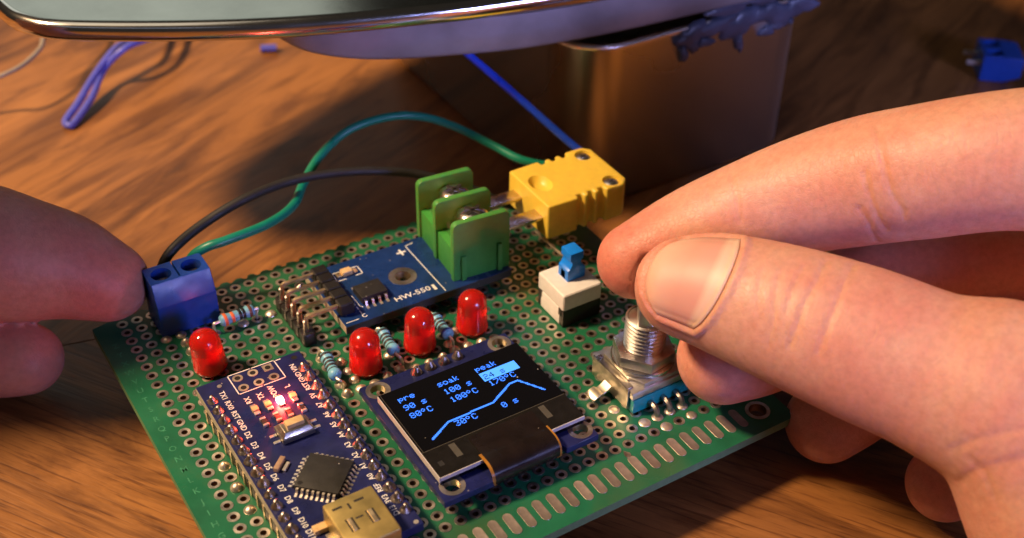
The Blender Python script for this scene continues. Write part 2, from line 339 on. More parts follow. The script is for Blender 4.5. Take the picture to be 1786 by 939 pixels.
# ------------------------------------------------------------------ circuit board
P = 2.54
brd = thing('circuit_board', 'green prototyping circuit board with plated holes, modules, red LEDs and lit display', 'circuit board', (0, 0, -1.6))
NC, NR = 33, 28
X0, X1, Y0, Y1 = -4.75, 86.0, -9.0, 70.9
b = MB()
def hole_cell(b, x0, x1, y0, y1, cx, cy, r, n=12, zt=0, zb=-1.6, wall=1):
    """square cell of board with a round hole through it"""
    pts = []
    for k in range(n):
        a = 2 * math.pi * (k + .5) / n; dx, dy = math.cos(a), math.sin(a)
        t = min(((x1 - cx) if dx > 0 else (cx - x0)) / max(abs(dx), 1e-9), ((y1 - cy) if dy > 0 else (cy - y0)) / max(abs(dy), 1e-9))
        pts.append((cx + dx * t, cy + dy * t, a))
    v = []; f = []
    out = []
    cs = [(x1, y1), (x0, y1), (x0, y0), (x1, y0)]
    per = []
    for k in range(n):
        per.append(((pts[k][0], pts[k][1]), k))
        # corner between k and k+1
        nx, ny = pts[(k + 1) % n][:2]
        if abs(pts[k][0] - nx) > 1e-6 and abs(pts[k][1] - ny) > 1e-6:
            c = min(cs, key=lambda q: abs(q[0] - pts[k][0]) + abs(q[1] - pts[k][1]) + abs(q[0] - nx) + abs(q[1] - ny)); per.append((c, None))
    m = len(per)
    for z in (zt, zb):
        base = len(v)
        for q, _ in per: v.append((q[0], q[1], z))
        hb = len(v)
        for k in range(n): a = pts[k][2]; v.append((cx + r * math.cos(a), cy + r * math.sin(a), z))
        i = 0
        idx = [j for j in range(m) if per[j][1] is not None]
        for a_, j in enumerate(idx):
            j2 = idx[(a_ + 1) % n]; face = [base + j]
            jj = (j + 1) % m
            while jj != j2: face.append(base + jj); jj = (jj + 1) % m
            face += [base + j2, hb + per[j2][1], hb + per[j][1]]
            f.append((face if z == zt else face[::-1], 0))
    H1 = m; H2 = m + n + m
    for k in range(n): f.append(((H1 + k, H1 + (k + 1) % n, H2 + (k + 1) % n, H2 + k), wall))
    for fc, mi in f: b.add([], [], None)
    o = len(b.v); b.v += v
    for fc, mi in f: b.f.append([i + o for i in fc]); b.mi.append(mi)
for i in range(NC):
    for j in range(NR):
        hole_cell(b, i * P - P / 2, i * P + P / 2, j * P - P / 2, j * P + P / 2, i * P, j * P, .52)
gx0, gx1, gy0, gy1 = -P / 2, (NC - .5) * P, -P / 2, (NR - .5) * P
def slabq(b, x0, x1, y0, y1): b.add([(x0, y0, 0), (x1, y0, 0), (x1, y1, 0), (x0, y1, 0), (x0, y0, -1.6), (x1, y0, -1.6), (x1, y1, -1.6), (x0, y1, -1.6)], [(0, 1, 2, 3), (7, 6, 5, 4)])
slabq(b, X0, gx0, gy0, gy1); slabq(b, gx1, X1, gy0, gy1)
slabq(b, X0, 78.9, Y0, gy0); hole_cell(b, 78.9, 83.7, -7.1, gy0, 81.3, -4.7, 1.55, 16); slabq(b, 78.9, 83.7, Y0, -7.1); slabq(b, 83.7, X1, Y0, gy0)
edge = [(X0, gy1)]
for i in range(NC):
    x = i * P
    for dx, y in ((-.62, 70.85), (-.45, 70.5), (-.1, 70.3), (.35, 70.4), (.6, 70.8), (1.27, 71.05)): edge.append((x + dx + random.uniform(-.08, .08), y + random.uniform(-.12, .12)))
edge += [(X1, 70.9)]
top = [(x, gy1) for x, y in edge]
n = len(edge); e0 = len(b.v)
for z in (0, -1.6):
    for x, y in edge: b.v.append((x, max(y, gy1), z))
    for x, y in top: b.v.append((x, gy1, z))
for k in range(n - 1):
    b.f.append([e0 + n + k, e0 + n + k + 1, e0 + k + 1, e0 + k]); b.mi.append(0)
    b.f.append([e0 + 2 * n + k, e0 + 2 * n + k + 1, e0 + 3 * n + k + 1, e0 + 3 * n + k]); b.mi.append(0)
    b.f.append([e0 + k, e0 + k + 1, e0 + 2 * n + k + 1, e0 + 2 * n + k]); b.mi.append(2)
rim = [(X0, gy1), (X0, Y0), (X1, Y0), (X1, gy1)]
for (xa, ya), (xb, yb) in zip(rim[:-1], rim[1:]):
    b.add([(xa, ya, 0), (xb, yb, 0), (xb, yb, -1.6), (xa, ya, -1.6)], [(0, 1, 2, 3)], None, 2)
b.build('substrate', 'solder_mask', brd, mats=['barrel', 'board_edge'], angle=30)
# plated pads: the 300 that show largest are parts, the rest one joined part
camp = Vector((-32.47, -109.91, 142.665))
def shown(x, y):
    return not (3 < x < 22.2 and y < 42) and not (25.5 < x < 53.5 and y < 28) and not (31 < x < 63 and 45 < y < 59) and not (x > 75 and y > -1) and not (5 < x < 15 and 61 < y < 69) and not (62 < x < 75 and 5 < y < 17) and not (65 < x < 73 and 30 < y < 38)
allp = [(i * P, j * P) for i in range(NC) for j in range(NR)]
allp.sort(key=lambda q: ((0 if shown(*q) and (q[1] > -10) and not (q[0] < 20 and q[1] < 8) else 1), (Vector((q[0], q[1], 0)) - camp).length))
pad0 = None; rest = MB()
PADZ = (-.01, .07)
for k, (x, y) in enumerate(allp):
    if k < 300:
        if pad0 is None:
            pad0 = MB().ring((0, 0), .5, .97, PADZ[0], PADZ[1]).build('solder_pad', 'plated', brd, origin=(0, 0, 0))
            ORG[pad0.name] = Vector((0, 0, 0)); pad0.location = Vector((x, y, 1.6)) * S
        else: place(pad0, brd, (x, y, 1.6), random.uniform(0, 6))
    else: rest.ring((x, y), .5, .97, *PADZ)
r_ = rest.build('solder_pads', 'plated', brd); r_['kind'] = 'stuff'
# edge contacts
def stadium(w_, y0, y1, n=6):
    r = w_ / 2; return [(r * math.cos(a), y1 - r + r * math.sin(a)) for a in [math.pi * k / n for k in range(n + 1)]] + [(-r * math.cos(a), y0 + r - r * math.sin(a)) for a in [math.pi * k / n for k in range(n + 1)]]
c0 = None
for k in range(29):
    x = 77.32 - P * k
    if c0 is None:
        c0 = MB().prism(stadium(1.55, -6.7, -2.3), -.01, .07).build('edge_contact', 'contact', brd, origin=(0, 0, 0), bevel=.03, seg=1); c0.location = Vector((x, 0, 1.6)) * S
    else: place(c0, brd, (x, 0, 1.6))
MB().ring((81.3, -4.7), 1.5, 2.1, -.01, .07, 24).build('mounting_hole_ring', 'plated', brd)
t = MB()
for j in range(4, 26): text_into(t, 'ABCDEFGHIJKLMNOPQRSTUVWXYZ'[j], -2.75, j * P, 0, 1.7, 0, .9, .02)
t.build('row_letters', 'mask_print', brd, label='faint green row letters along the left margin')
# solder joints on the board
def dome(r, h, n=14, flat=.0):
    return [(r, 0), (r * .93, h * .35), (r * .72, h * .72), (r * .4, h * .94), (.02, h)]
j0 = MB().lathe([(.98, .02), (.95, .2), (.8, .5), (.52, .78), (.25, .92), (.02, .97)], 14).build('solder_joint', 'solder', brd, origin=(0, 0, 0))
spots = [(11, 16), (11, 15), (10, 15), (10, 14), (10, 13), (11, 13), (14, 15), (14, 13.5), (13, 13.2), (11, 14), (12, 13), (19, 15), (18, 13.2), (19, 13.2), (20, 13), (18, 14), (15, 13), (16, 13), (17, 13), (10, 17), (3, 24), (3, 23), (3, 22), (3, 21), (2, 24), (9, 23), (7, 23), (25, 1), (26, 1), (27, 1), (28, 1), (28, 0), (26, 0), (24, 3), (1, 11), (1, 9), (1, 7)]
for k, (i, j) in enumerate(spots):
    o = j0 if k == 0 else place(j0, brd)
    s = random.uniform(.85, 1.08); o.location = Vector((i * P, j * P, 1.62)) * S; o.scale = (s, s, random.uniform(.55, 1.2) if i < 24 else random.uniform(.22, .4)); o.rotation_euler = (0, 0, random.uniform(0, 6))
for (xa, ya), (xb, yb) in (((14 * P, 15 * P), (13.2 * P, 13.2 * P)),): pass
MB().add([(57.0 + dx, -1.75 + dy, .08) for dx, dy in ((-.5, -.7), (.1, -.75), (.45, -.4), (.5, .1), (.15, .5), (-.1, .95), (-.45, .4), (-.6, 0))], [list(range(8))]).build('solder_splash', 'solder_dull', brd)
MB().tube([(76.1, 56, .45), (76.1, 50, .5), (76.4, 44, .5), (76.4, 43.4, .1)], .32, 8).build('jumper_wire', 'steel_clip', brd)
# --- red LEDs
def led(x, y, tilt=(0, 0), label=None):
    prof = [(2.72, .75), (2.8, .9), (2.8, 1.5), (2.7, 1.75), (2.5, 6.2)] + [(2.5 * math.cos(a), 6.2 + 2.35 * math.sin(a)) for a in [math.pi / 2 * k / 9 for k in range(1, 9)]] + [(.04, 8.56)]
    Mx = Matrix.Translation((x, y, 0)) @ Matrix.Rotation(tilt[0], 4, 'Y') @ Matrix.Rotation(tilt[1], 4, 'X')
    o = MB().lathe(prof, 32, Mx).build('red_led', 'led_red', brd, angle=30, label=label)
    for s in (-1, 1): MB().box(x + s * 1.27 - .25, x + s * 1.27 + .25, y - .25, y + .25, .02, 1.1).build('leg', 'lead_tin', o)
    MB().box(-1.2, -.2, -.3, .3, 3.6, 5.6, Mx).build('lead_frame', 'band_brown', o)
    MB().lathe([(2.35, .95), (2.4, 1.6), (2.2, 3.7), (1.9, 4.1), (.02, 3.8)], 24, Mx).build('lightening_core', 'led_core', o)  # added opaque body that makes the LED's lower half look lighter
    return o
led(8.95, 50.0, (-.07, .02), 'red LED standing in front of the blue terminal block')
led(30.75, 36.9, (0, 0), 'red LED nearest the small microcontroller board')
led(40.95, 37.1, (.01, 0), 'middle red LED of the row behind the lit display')
led(51.05, 36.9, (.01, .01), 'red LED nearest the white push switch')
# --- resistors
def resistor(x, y, z, ang, bands, ends, label):
    Mx = Matrix.Translation((x, y, z)) @ Matrix.Rotation(ang, 4, 'Z') @ Matrix.Rotation(math.pi / 2, 4, 'Y')
    pr = [(.3, -3.15), (.85, -3.0), (1.12, -2.5), (1.12, -1.9), (.95, -1.5), (.93, 1.5), (1.12, 1.9), (1.12, 2.5), (.85, 3.0), (.3, 3.15)]
    o = MB().lathe(pr, 20, Mx).build('resistor', 'res_blue', brd, angle=60, label=label)
    for p, m in bands:
        r = 1.13 if abs(p) > 1.85 else .95
        MB().lathe([(r, p - .28), (r + .02, p - .25), (r + .02, p + .25), (r, p + .28)], 20, Mx).build('colour_band', m, o, angle=60)
    d = Vector((math.cos(ang), math.sin(ang), 0))
    for s, e in zip((-1, 1), ends):
        a = Vector((x, y, z)) + d * s * 3.1; bnd = Vector((e[0], e[1], z - .2)); pts = spline([a, a + d * s * .5, (a + d * s * .5 + bnd) / 2 + d * s * .25 + Vector((0, 0, .0)), (bnd.x, bnd.y, z * .5), (e[0], e[1], .1)], 5)
        MB().tube(pts, .27, 8).build('lead', 'lead_tin', o)
bb = [(-2.2, 'band_dark'), (-1.1, 'band_dark'), (-.25, 'band_dark'), (.6, 'band_dark'), (1.6, 'band_dark')]
resistor(16.9, 58.5, 2.2, .04, [(-2.2, 'band_orange'), (-.9, 'band_orange'), (.45, 'band_black'), (1.1, 'band_black'), (2.25, 'band_brown')], ((12.7, 58.4), (20.3, 58.5)), 'pale blue resistor with orange bands beside the blue terminal block')
resistor(25.2, 38.6, 2.1, math.radians(-97), bb, ((25.0, 43.2), (25.4, 34.4)), 'blue resistor between the microcontroller board and the nearest LED')
resistor(36.1, 39.3, 2.1, math.radians(-95), bb, ((35.6, 43.2), (36.3, 34.6)), 'blue resistor between two LEDs')
resistor(45.9, 38.4, 2.0, math.radians(-93), bb[:4] + [(2.2, 'band_blue')], ((45.7, 43.0), (45.7, 34.0)), 'blue resistor with a dark blue end beside the middle LED')
# --- blue terminal block
def terminal(parent, M=None, name='terminal_block', label=None):
    b = MB()
    side = [(0, 0), (0, 6.3), (1.55, 10.3), (6.6, 10.3), (7.0, 6.6), (7.0, 0)]         # (depth, height)
    n = len(side)
    b.add([(0, y, z) for y, z in side] + [(10.16, y, z) for y, z in side], [list(range(n)), list(range(n, 2 * n))[::-1]] + [(i, n + i, n + (i + 1) % n, (i + 1) % n) for i in range(n)], M)
    o = b.build(name, 'term_blue', parent, bevel=.16, label=label, angle=14)
    carve(o, [MB().box(4.92, 5.24, 1.9, 8, 9.2, 11, M)], ang=14)
    Q_ = M or Matrix()
    carve(o, [bore(cx, 3.85, 1.72, 7.6, 11, M) for cx in (2.5, 7.66)] + [MB().box(cx - 1.6, cx + 1.6, 5.4, 7.6, 1.2, 5.2, M) for cx in (2.5, 7.66)], ang=14)
    for cx in (2.5, 7.66):
        Mx = Q_ @ Matrix.Translation((cx, 3.85, 0))
        MB().lathe([(1.55, 7.65), (1.55, 8.3), (1.3, 8.55), (.01, 8.6)], 20, Mx).build('screw', 'zinc', o)
        MB().box(-1.4, 1.4, -.2, .2, 8.4, 8.62, Mx @ Matrix.Rotation(.7, 4, 'Z')).build('screw_slot', 'slot_shade', o)
        MB().box(-1.5, 1.5, 1.6, 1.75, 1.3, 5.1, Mx).build('wire_clamp', 'steel_clip', o)
        MB().box(-.35, .35, -.5, .5, -3.4, .3, Mx).build('pin', 'lead_tin', o)
    return o
terminal(brd, Matrix.Translation((4.75, 61.5, .05)), label='two way blue screw terminal block at the back left corner')
# --- microcontroller board
nz = 4.25
nano = MB(); nano.prism([(3.95, -.9), (21.5, -.9), (21.5, 42.4), (3.95, 42.4)], nz - 1.6, nz)
nano = nano.build('microcontroller_board', 'navy_mask', brd, bevel=.06, seg=1, label='narrow dark blue microcontroller board with lettered pin rows')
eb = MB()
for x in (3.94, 21.51): eb.box(min(x, x), x + .0, 0, 0, 0, 0) if False else None
MB().box(3.90, 3.948, -.8, 42.3, nz - 1.55, nz - .06).build('board_edge', 'pcb_core', nano)
nl = ['TX1', 'RX0', 'RST', 'GND', 'D2', 'D3', 'D4', 'D5', 'D6', 'D7', 'D8', 'D9', 'D10', 'D11', 'D12']
nr = ['VIN', 'GND', 'RST', '5V', 'A7', 'A6', 'A5', 'A4', 'A3', 'A2', 'A1', 'A0', 'REF', '3V3', 'D13']
t = MB()
for k in range(15):
    y = 15 * P - k * P
    text_into(t, nl[k], 6.95, y + .3, nz, 1.25, -math.pi / 2, .95)
    text_into(t, nr[k], 19.05, y + .8, nz, 1.25, math.pi / 2, .95)
for x, s in ((9.9, 'RX'), (11.95, 'TX'), (14.05, 'POW'), (16.45, 'L')): text_into(t, s, x, 35.4, nz, 1.3, math.pi / 2, .95)
def sline(t, pts, w_, z):
    for (xa, ya), (xb, yb) in zip(pts[:-1], pts[1:]):
        d = Vector((xb - xa, yb - ya)).normalized() * w_ / 2; nrm = Vector((-d.y, d.x))
        a = Vector((xa, ya)) - d; c = Vector((xb, yb)) + d
        t.add([(a.x + nrm.x, a.y + nrm.y, z), (c.x + nrm.x, c.y + nrm.y, z), (c.x - nrm.x, c.y - nrm.y, z), (a.x - nrm.x, a.y - nrm.y, z)], [(0, 1, 2, 3)])
sline(t, [(13.2, 42.25), (16.95, 42.2), (17.05, 37.5), (13.4, 37.45)], .17, nz + .031)
sline(t, [(13.0, 37.44), (9.2, 37.4), (9.15, 42.3), (12.8, 42.26)], .17, nz + .034)
sline(t, [(17.3, 42.0), (17.95, 42.0)], .2, nz + .03)
sline(t, [(7.5, 2.9), (9.2, 2.4)], .16, nz + .03)
t.build('silkscreen', 'silk', nano)
for k, (x, y) in enumerate([(15.47, 41.1), (12.93, 41.1), (10.38, 41.1), (15.47, 38.55), (12.93, 38.55), (10.38, 38.55)]):
    h = MB().ring((x, y), .48, .85, nz - .01, nz + .05, 18) if k else MB().prism([(x - .8, y - .8), (x + .8, y - .8), (x + .8, y + .8), (x - .8, y + .8)], nz - .01, nz + .03)
    ho = h.build('header_hole', 'solder', nano)
    MB().cyl((x, y), .47, nz + .01, nz + (.04 if k else .036), 16).build('bore', 'hole_shade', ho)  # flat black disc painted as the shade of an uncut hole
MB().cyl((7.25, 40.8), .38, nz, nz + .04, 14).build('via_dot', 'lead_tin', nano)
MB().ring((20.1, 41.2), .5, .75, nz - .01, nz + .03, 14).build('corner_hole', 'navy_mask', nano); MB().cyl((20.1, 41.2), .5, nz, nz + .02, 14).build('corner_hole', 'hole_shade', nano)  # black disc gives the uncut corner hole its shade
MB().cyl((20.65, -.2), .4, nz, nz + .04, 14).build('via_dot', 'lead_tin', nano)
# header strips, pins and solder under and over the pin rows
for x in (5.08, 20.32): MB().box(x - 1.2, x + 1.2, 1.35, 39.3, .1, nz - 1.62).build('pin_header', 'black_plastic', nano, bevel=.15, seg=1)
pj0 = None; pp0 = None
for x in (5.08, 20.32):
    for k in range(15):
        y = 15 * P - k * P
        if pj0 is None:
            pj0 = MB().lathe([(1.0, .0), (.95, .12), (.72, .38), (.5, .72), (.40, 1.05), (.36, 1.25), (.02, 1.42)], 12).build('pin_solder', 'solder_dull', nano, origin=(0, 0, 0)); ORG[pj0.name] = Vector((0, 0, 0)); o = pj0
            pp0 = MB().box(-.32, .32, -.32, .32, -2.9, .05).build('pin', 'gold_pin', nano, origin=(0, 0, 0)); p_ = pp0
        else: o = place(pj0, nano); p_ = place(pp0, nano)
        o.location = Vector((x + random.uniform(-.06, .06), y + random.uniform(-.06, .06), nz + 1.6 - .01)) * S; o.rotation_euler = (random.uniform(-.09, .09), random.uniform(-.09, .09), random.uniform(0, 6)); s = random.uniform(.88, 1.05); o.scale = (s, s, random.uniform(.85, 1.15))
        p_.location = Vector((x - (1.0 if x < 10 else -1.0), y, nz + 1.6 - 1.55)) * S
# chip leds and resistors on the little board
for k, (x, m) in enumerate(((9.95, 'chip_amber'), (12.1, 'chip_amber'), (14.05, 'led_lit'), (16.2, 'chip_amber'))):
    y = 32.7 if k != 3 else 32.5
    o = MB().box(x - .5, x + .5, y - .5, y + .5, nz + .01, nz + .65).build('chip_led', m, nano, bevel=.05, seg=1, label='lit red power LED' if k == 2 else None)
    for s in (-1, 1): MB().box(x - .45, x + .45, y + s * .85 - .35, y + s * .85 + .35, nz + .005, nz + .35).build('end_cap', 'lead_tin' if k != 2 else 'lead_tin', o, bevel=.06, seg=1)
    yr = 29.4
    o = MB().box(x - .42 + .15, x + .42 + .15, yr - .55, yr + .55, nz + .01, nz + .45).build('chip_resistor', 'epoxy', nano, bevel=.03, seg=1)
    for s in (-1, 1): MB().box(x - .45 + .15, x + .45 + .15, yr + s * .75 - .25, yr + s * .75 + .25, nz + .005, nz + .5).build('end_cap', 'lead_tin', o, bevel=.06, seg=1)
pl = bpy.data.lights.new('power_led_glow', 'POINT'); pl.energy = .0075; pl.color = (1, .05, .03); pl.shadow_soft_size = .0006
plo = bpy.data.objects.new('power_led_glow', pl); col.objects.link(plo); plo.location = Vector((14.05, 32.7, nz + 1.5)) * S
# reset button
o = MB().box(10.7, 15.9, 23.4, 27.1, nz + .1, nz + 1.0).build('reset_button', 'steel_clip', nano, bevel=.08, seg=1, label='small metal reset button with tan plunger')
b = MB(); b.add([(10.85, 23.55, nz + 1.0), (15.75, 23.55, nz + 1.0), (15.75, 26.95, nz + 1.0), (10.85, 26.95, nz + 1.0), (11.35, 24.1, nz + 1.75), (15.25, 24.1, nz + 1.75), (15.25, 26.4, nz + 1.75), (11.35, 26.4, nz + 1.75)], [(3, 2, 1, 0), (4, 5, 6, 7), (0, 1, 5, 4), (1, 2, 6, 5), (2, 3, 7, 6), (3, 0, 4, 7)])
b.build('cover', 'steel_clip', o, bevel=.1)
MB().box(11.95, 14.75, 24.55, 25.95, nz + 1.7, nz + 2.5).build('plunger', 'chip_amber', o, bevel=.12)
for x, y in ((10.1, 24.5), (10.1, 26.0), (16.6, 24.5), (16.6, 26.0)): MB().box(x - .55, x + .55, y - .28, y + .28, nz + .01, nz + .22).build('leg', 'lead_tin', o, bevel=.05, seg=1)
# main chip, turned 45 degrees
Mc = Matrix.Translation((13.15, 14.25, nz)) @ Matrix.Rotation(math.pi / 4, 4, 'Z')
o = MB().box(-3.4, 3.4, -3.4, 3.4, .12, 1.1, Mc).build('processor_chip', 'epoxy', nano, bevel=.12, label='square black processor chip set at an angle')
MB().lathe([(.38, 1.1), (.38, 1.115), (.01, 1.115)], 16, Mc @ Matrix.Translation((-2.7, 2.7, 0))).build('pin_mark', 'black_plastic', o)
t = MB()
for k, s in enumerate(('MEGA328P', 'AU 1842')): text_into(t, s, 13.15 + (.5 - k * .9) * .7 - .3, 14.25 + (.5 - k * .9) * .7 + 1.2, nz + 1.105, .75, math.radians(-45) + math.pi / 2 * 0, .9, .004) if False else None
for sd in range(4):
    for k in range(8):
        u = (k - 3.5) * .8; R4 = Mc @ Matrix.Rotation(sd * math.pi / 2, 4, 'Z')
        g_ = MB()
        prof = [(3.38, .75), (3.75, .72), (4.0, .18), (4.55, .06), (4.55, .0), (3.9, .02), (3.62, .6), (3.38, .63)]
        v = [(x, u - .18, z) for x, z in prof] + [(x, u + .18, z) for x, z in prof]; n = len(prof)
        g_.add(v, [list(range(n)), list(range(n, 2 * n))[::-1]] + [(i, n + i, n + (i + 1) % n, (i + 1) % n) for i in range(n)], R4)
        g_.build('chip_leg', 'lead_tin', o)
# crystal / capacitor and USB socket
Mx = Matrix.Translation((8.5, 19.8, nz)) @ Matrix.Rotation(math.radians(43), 4, 'Z')
MB().box(-1.35, 1.35, -.4, .4, .05, .85, Mx).build('resonator', 'chip_tan', nano, bevel=.08)
MB().box(-.9, .9, -1.3, -.75, .02, .4, Mx).build('chip_resistor', 'lead_tin', nano, bevel=.06, seg=1)
MB().box(7.4, 9.4, 4.7, 6.0, nz + .02, nz + .9).build('fuse', 'chip_amber', nano, bevel=.1)
u = MB().box(9.35, 16.95, -3.3, 6.2, nz + .05, nz + 3.9).build('usb_socket', 'usb_shell', nano, bevel=.35, seg=3, label='gold coloured mini USB socket')
for (x, y, w_, h_) in ((10.9, 4.55, 1.5, .45), (14.2, 4.55, 1.5, .45), (12.55, 4.1, .35, 1.2), (11.0, .8, .3, 2.6), (11.9, .8, .3, 2.6), (14.1, .9, .3, 2.6), (15.1, .9, .3, 2.6), (12.9, 1.6, 1.2, .35)): MB().box(x - w_ / 2, x + w_ / 2, y - h_ / 2, y + h_ / 2, nz + 3.8, nz + 3.93).build('shell_slot', 'slot_shade', u, bevel=.04, seg=1)
for (x, y, w_, h_) in ((11.45, .8, .55, 2.5), (14.6, .9, .65, 2.5)): MB().box(x - w_ / 2, x + w_ / 2, y - h_ / 2, y + h_ / 2, nz + 3.85, nz + 4.0).build('spring_tongue', 'gold_pin', u, bevel=.05, seg=1)
for x in (9.0, 17.3): MB().box(x - .5, x + .5, 2.2, 3.8, nz + .02, nz + .7).build('anchor_tab', 'solder_dull', u, bevel=.1)
# --- OLED display module
oz = 4.1
b = MB(); b.prism([(25.9, .9), (34.3, .9), (34.3, 1.9), (46.0, 1.9), (46.0, 2.2), (46.9, 2.3), (47.2, .95), (53.1, .95), (53.1, 29.3), (25.9, 29.3)], oz - 1.2, oz)
ol = b.build('display_module', 'navy_mask', brd, bevel=.06, seg=1, label='small display module with blue glowing text and graph')
carve(ol, [bore(x, y, 1.26, oz - 3, oz + 1) for x, y in ((28.35, 27.3), (50.85, 27.3), (28.5, 3.35), (51.2, 3.3))])
for (x, y) in ((28.35, 27.3), (50.85, 27.3), (28.5, 3.35), (51.2, 3.3)):
    r = MB().ring((x, y), 1.25, 2.0, oz - .01, oz + .05, 28).build('mounting_ring', 'plated', ol); MB().lathe([(1.25, oz + .04), (1.25, oz - 1.22), (1.2, oz - 1.22), (1.2, oz + .04)], 28, Matrix.Translation((x, y, 0)), close=False).build('bore_sleeve', 'gold_pin', r)
for k in range(4):
    x = (14 + k) * P; o = MB().lathe([(1.0, 0), (.95, .15), (.75, .45), (.6, .8), (.45, 1.05), (.3, 1.3), (.02, 1.38)], 12, Matrix.Translation((x, 11 * P, oz)) @ Matrix.Rotation(random.uniform(-.1, .1), 4, 'X')).build('pin_solder', 'solder_dull', ol)
MB().box(34.3, 44.5, 26.75, 29.1, .1, oz - 1.22).build('pin_header', 'black_plastic', ol, bevel=.15, seg=1)
for y in (3.2,): MB().box(28, 51, y - .6, y + .6, .1, oz - 1.22).build('foam_pad', 'black_plastic', ol) if False else None
gz = 5.75
gl = MB().box(27.0, 52.5, 4.25, 24.5, oz + .02, gz).build('display_glass', 'glass_black', ol, bevel=.05, seg=1)
MB().box(27.02, 52.48, 4.27, 9.95, gz + .002, gz + .012).build('lower_strip', 'glass_strip', gl)
MB().box(27.0, 52.5, 4.12, 4.24, oz + .9, gz - .02).build('front_edge', 'glass_edge', gl); MB().box(26.86, 26.99, 4.2, 24.4, oz + .5, gz - .05).build('side_edge', 'glass_edge', gl)
for x0 in (31.2, 47.2): MB().box(x0, x0 + 1.05, 6.6, 9.5, gz + .013, gz + .02).build('alignment_mark', 'glass_mark', gl)
MB().box(28.1, 28.9, 6.2, 7.2, gz + .013, gz + .018).build('code_mark', 'epoxy', gl)
sline_b = MB(); sline(sline_b, [(27.0, 9.97), (52.5, 9.97)], .1, gz + .016); sline(sline_b, [(27.3, 10.0), (27.3, 24.3)], .08, gz + .016); sline_b.build('polariser_edge', 'glass_mark', gl)
# flexible tail bending over the front edge
prof = [(9.2, gz + .10), (5.2, gz + .14), (4.3, gz + .2), (3.0, gz + .22), (2.0, gz - .05), (1.2, gz - .8), (.95, gz - 1.8), (1.15, gz - 2.8), (1.6, gz - 3.4)]
def strip(x0, x1, prof, th):
    b = MB(); n = len(prof); v = []
    for i, (y, z) in enumerate(prof):
        a = Vector(prof[min(i + 1, n - 1)]) - Vector(prof[max(i - 1, 0)]); a.normalize(); nn = Vector((a.y, -a.x))
        v += [(x0, y, z), (x1, y, z), (x1, y + nn.x * th, z + nn.y * th), (x0, y + nn.x * th, z + nn.y * th)]
    f = [(0, 1, 2, 3), ((n - 1) * 4 + 3, (n - 1) * 4 + 2, (n - 1) * 4 + 1, (n - 1) * 4)]
    for i in range(n - 1):
        for k in range(4): f.append((i * 4 + k, i * 4 + (k + 1) % 4, (i + 1) * 4 + (k + 1) % 4, (i + 1) * 4 + k))
    return b.add(v, f)
strip(34.5, 45.9, spline([(y, z, 0) for y, z in prof], 4) and [(p.x, p.y) for p in spline([(y, z, 0) for y, z in prof], 4)], .12).build('flex_tail', 'flex', gl, angle=50)
for x0 in (34.05, 45.55): strip(x0, x0 + .7, [(p.x, p.y - .07) for p in spline([(y, z, 0) for y, z in prof[1:]], 4)], .1).build('tail_margin', 'kapton', gl, angle=50)
# lit pixels
FONT = {'0': '3E5149453E', '1': '00427F4000', '2': '7249494946', '3': '2141494D33', '4': '1814127F10', '7': '4121110907', '8': '3649494936', '9': '464949291E', 'C': '3E41414122',
        'a': '2054547840', 'e': '3854545418', 'k': '7F10284400', 'o': '3844444438', 'p': 'FC18242418', 'r': '7C08040408', 's': '4854545424', 'd': '0609090600', ' ': '0000000000'}
px_, py_ = .165, .172; ax, ay = 28.9, 22.75
lit = set()
def ptext(s, c, r):
    out = set()
    for n, ch in enumerate(s):
        cols = bytes.fromhex(FONT[ch])
        for i, cb in enumerate(cols):
            for j in range(8):
                if cb >> j & 1: out.add((c + n * 6 + i, r + j))
    return out
for s, c, r in (('pre', 2, 1), ('90 s', 2, 13), ('80dC', 2, 25), ('soak', 44, 1), ('100 s', 45, 13), ('100dC', 45, 25), ('peak', 86, 1), ('170dC', 88, 24), ('30dC', 33, 54), ('0 s', 83, 55)): lit |= ptext(s, c, r)
gp = [(5, 63), (28, 51), (78, 50), (104, 36), (113, 36), (129, 60)]
for (xa, ya), (xb, yb) in zip(gp[:-1], gp[1:]):
    n = max(abs(xb - xa), abs(yb - ya)) * 2
    for k in range(n + 1):
        x = round(xa + (xb - xa) * k / n); y = round(ya + (yb - ya) * k / n); lit |= {(x, y), (x, y + 1)} if abs(xb - xa) >= abs(yb - ya) else {(x, y), (x + 1, y)}
boxp = {(c, r) for c in range(86, 126) for r in range(11, 23)} - ptext('24 s', 88, 14)
def pixels(st, name, m, fill):
    b = MB()
    for c, r in sorted(st):
        x = ax + c * px_; y = ay - r * py_; b.add([(x, y - py_ * fill, gz + .03), (x + px_ * fill, y - py_ * fill, gz + .03), (x + px_ * fill, y, gz + .03), (x, y, gz + .03)], [(0, 1, 2, 3)])
    return b.build(name, m, gl)
pixels(lit, 'lit_text_and_graph', 'oled_blue', .96); pixels(boxp, 'highlight_bar', 'oled_box', 1.0)
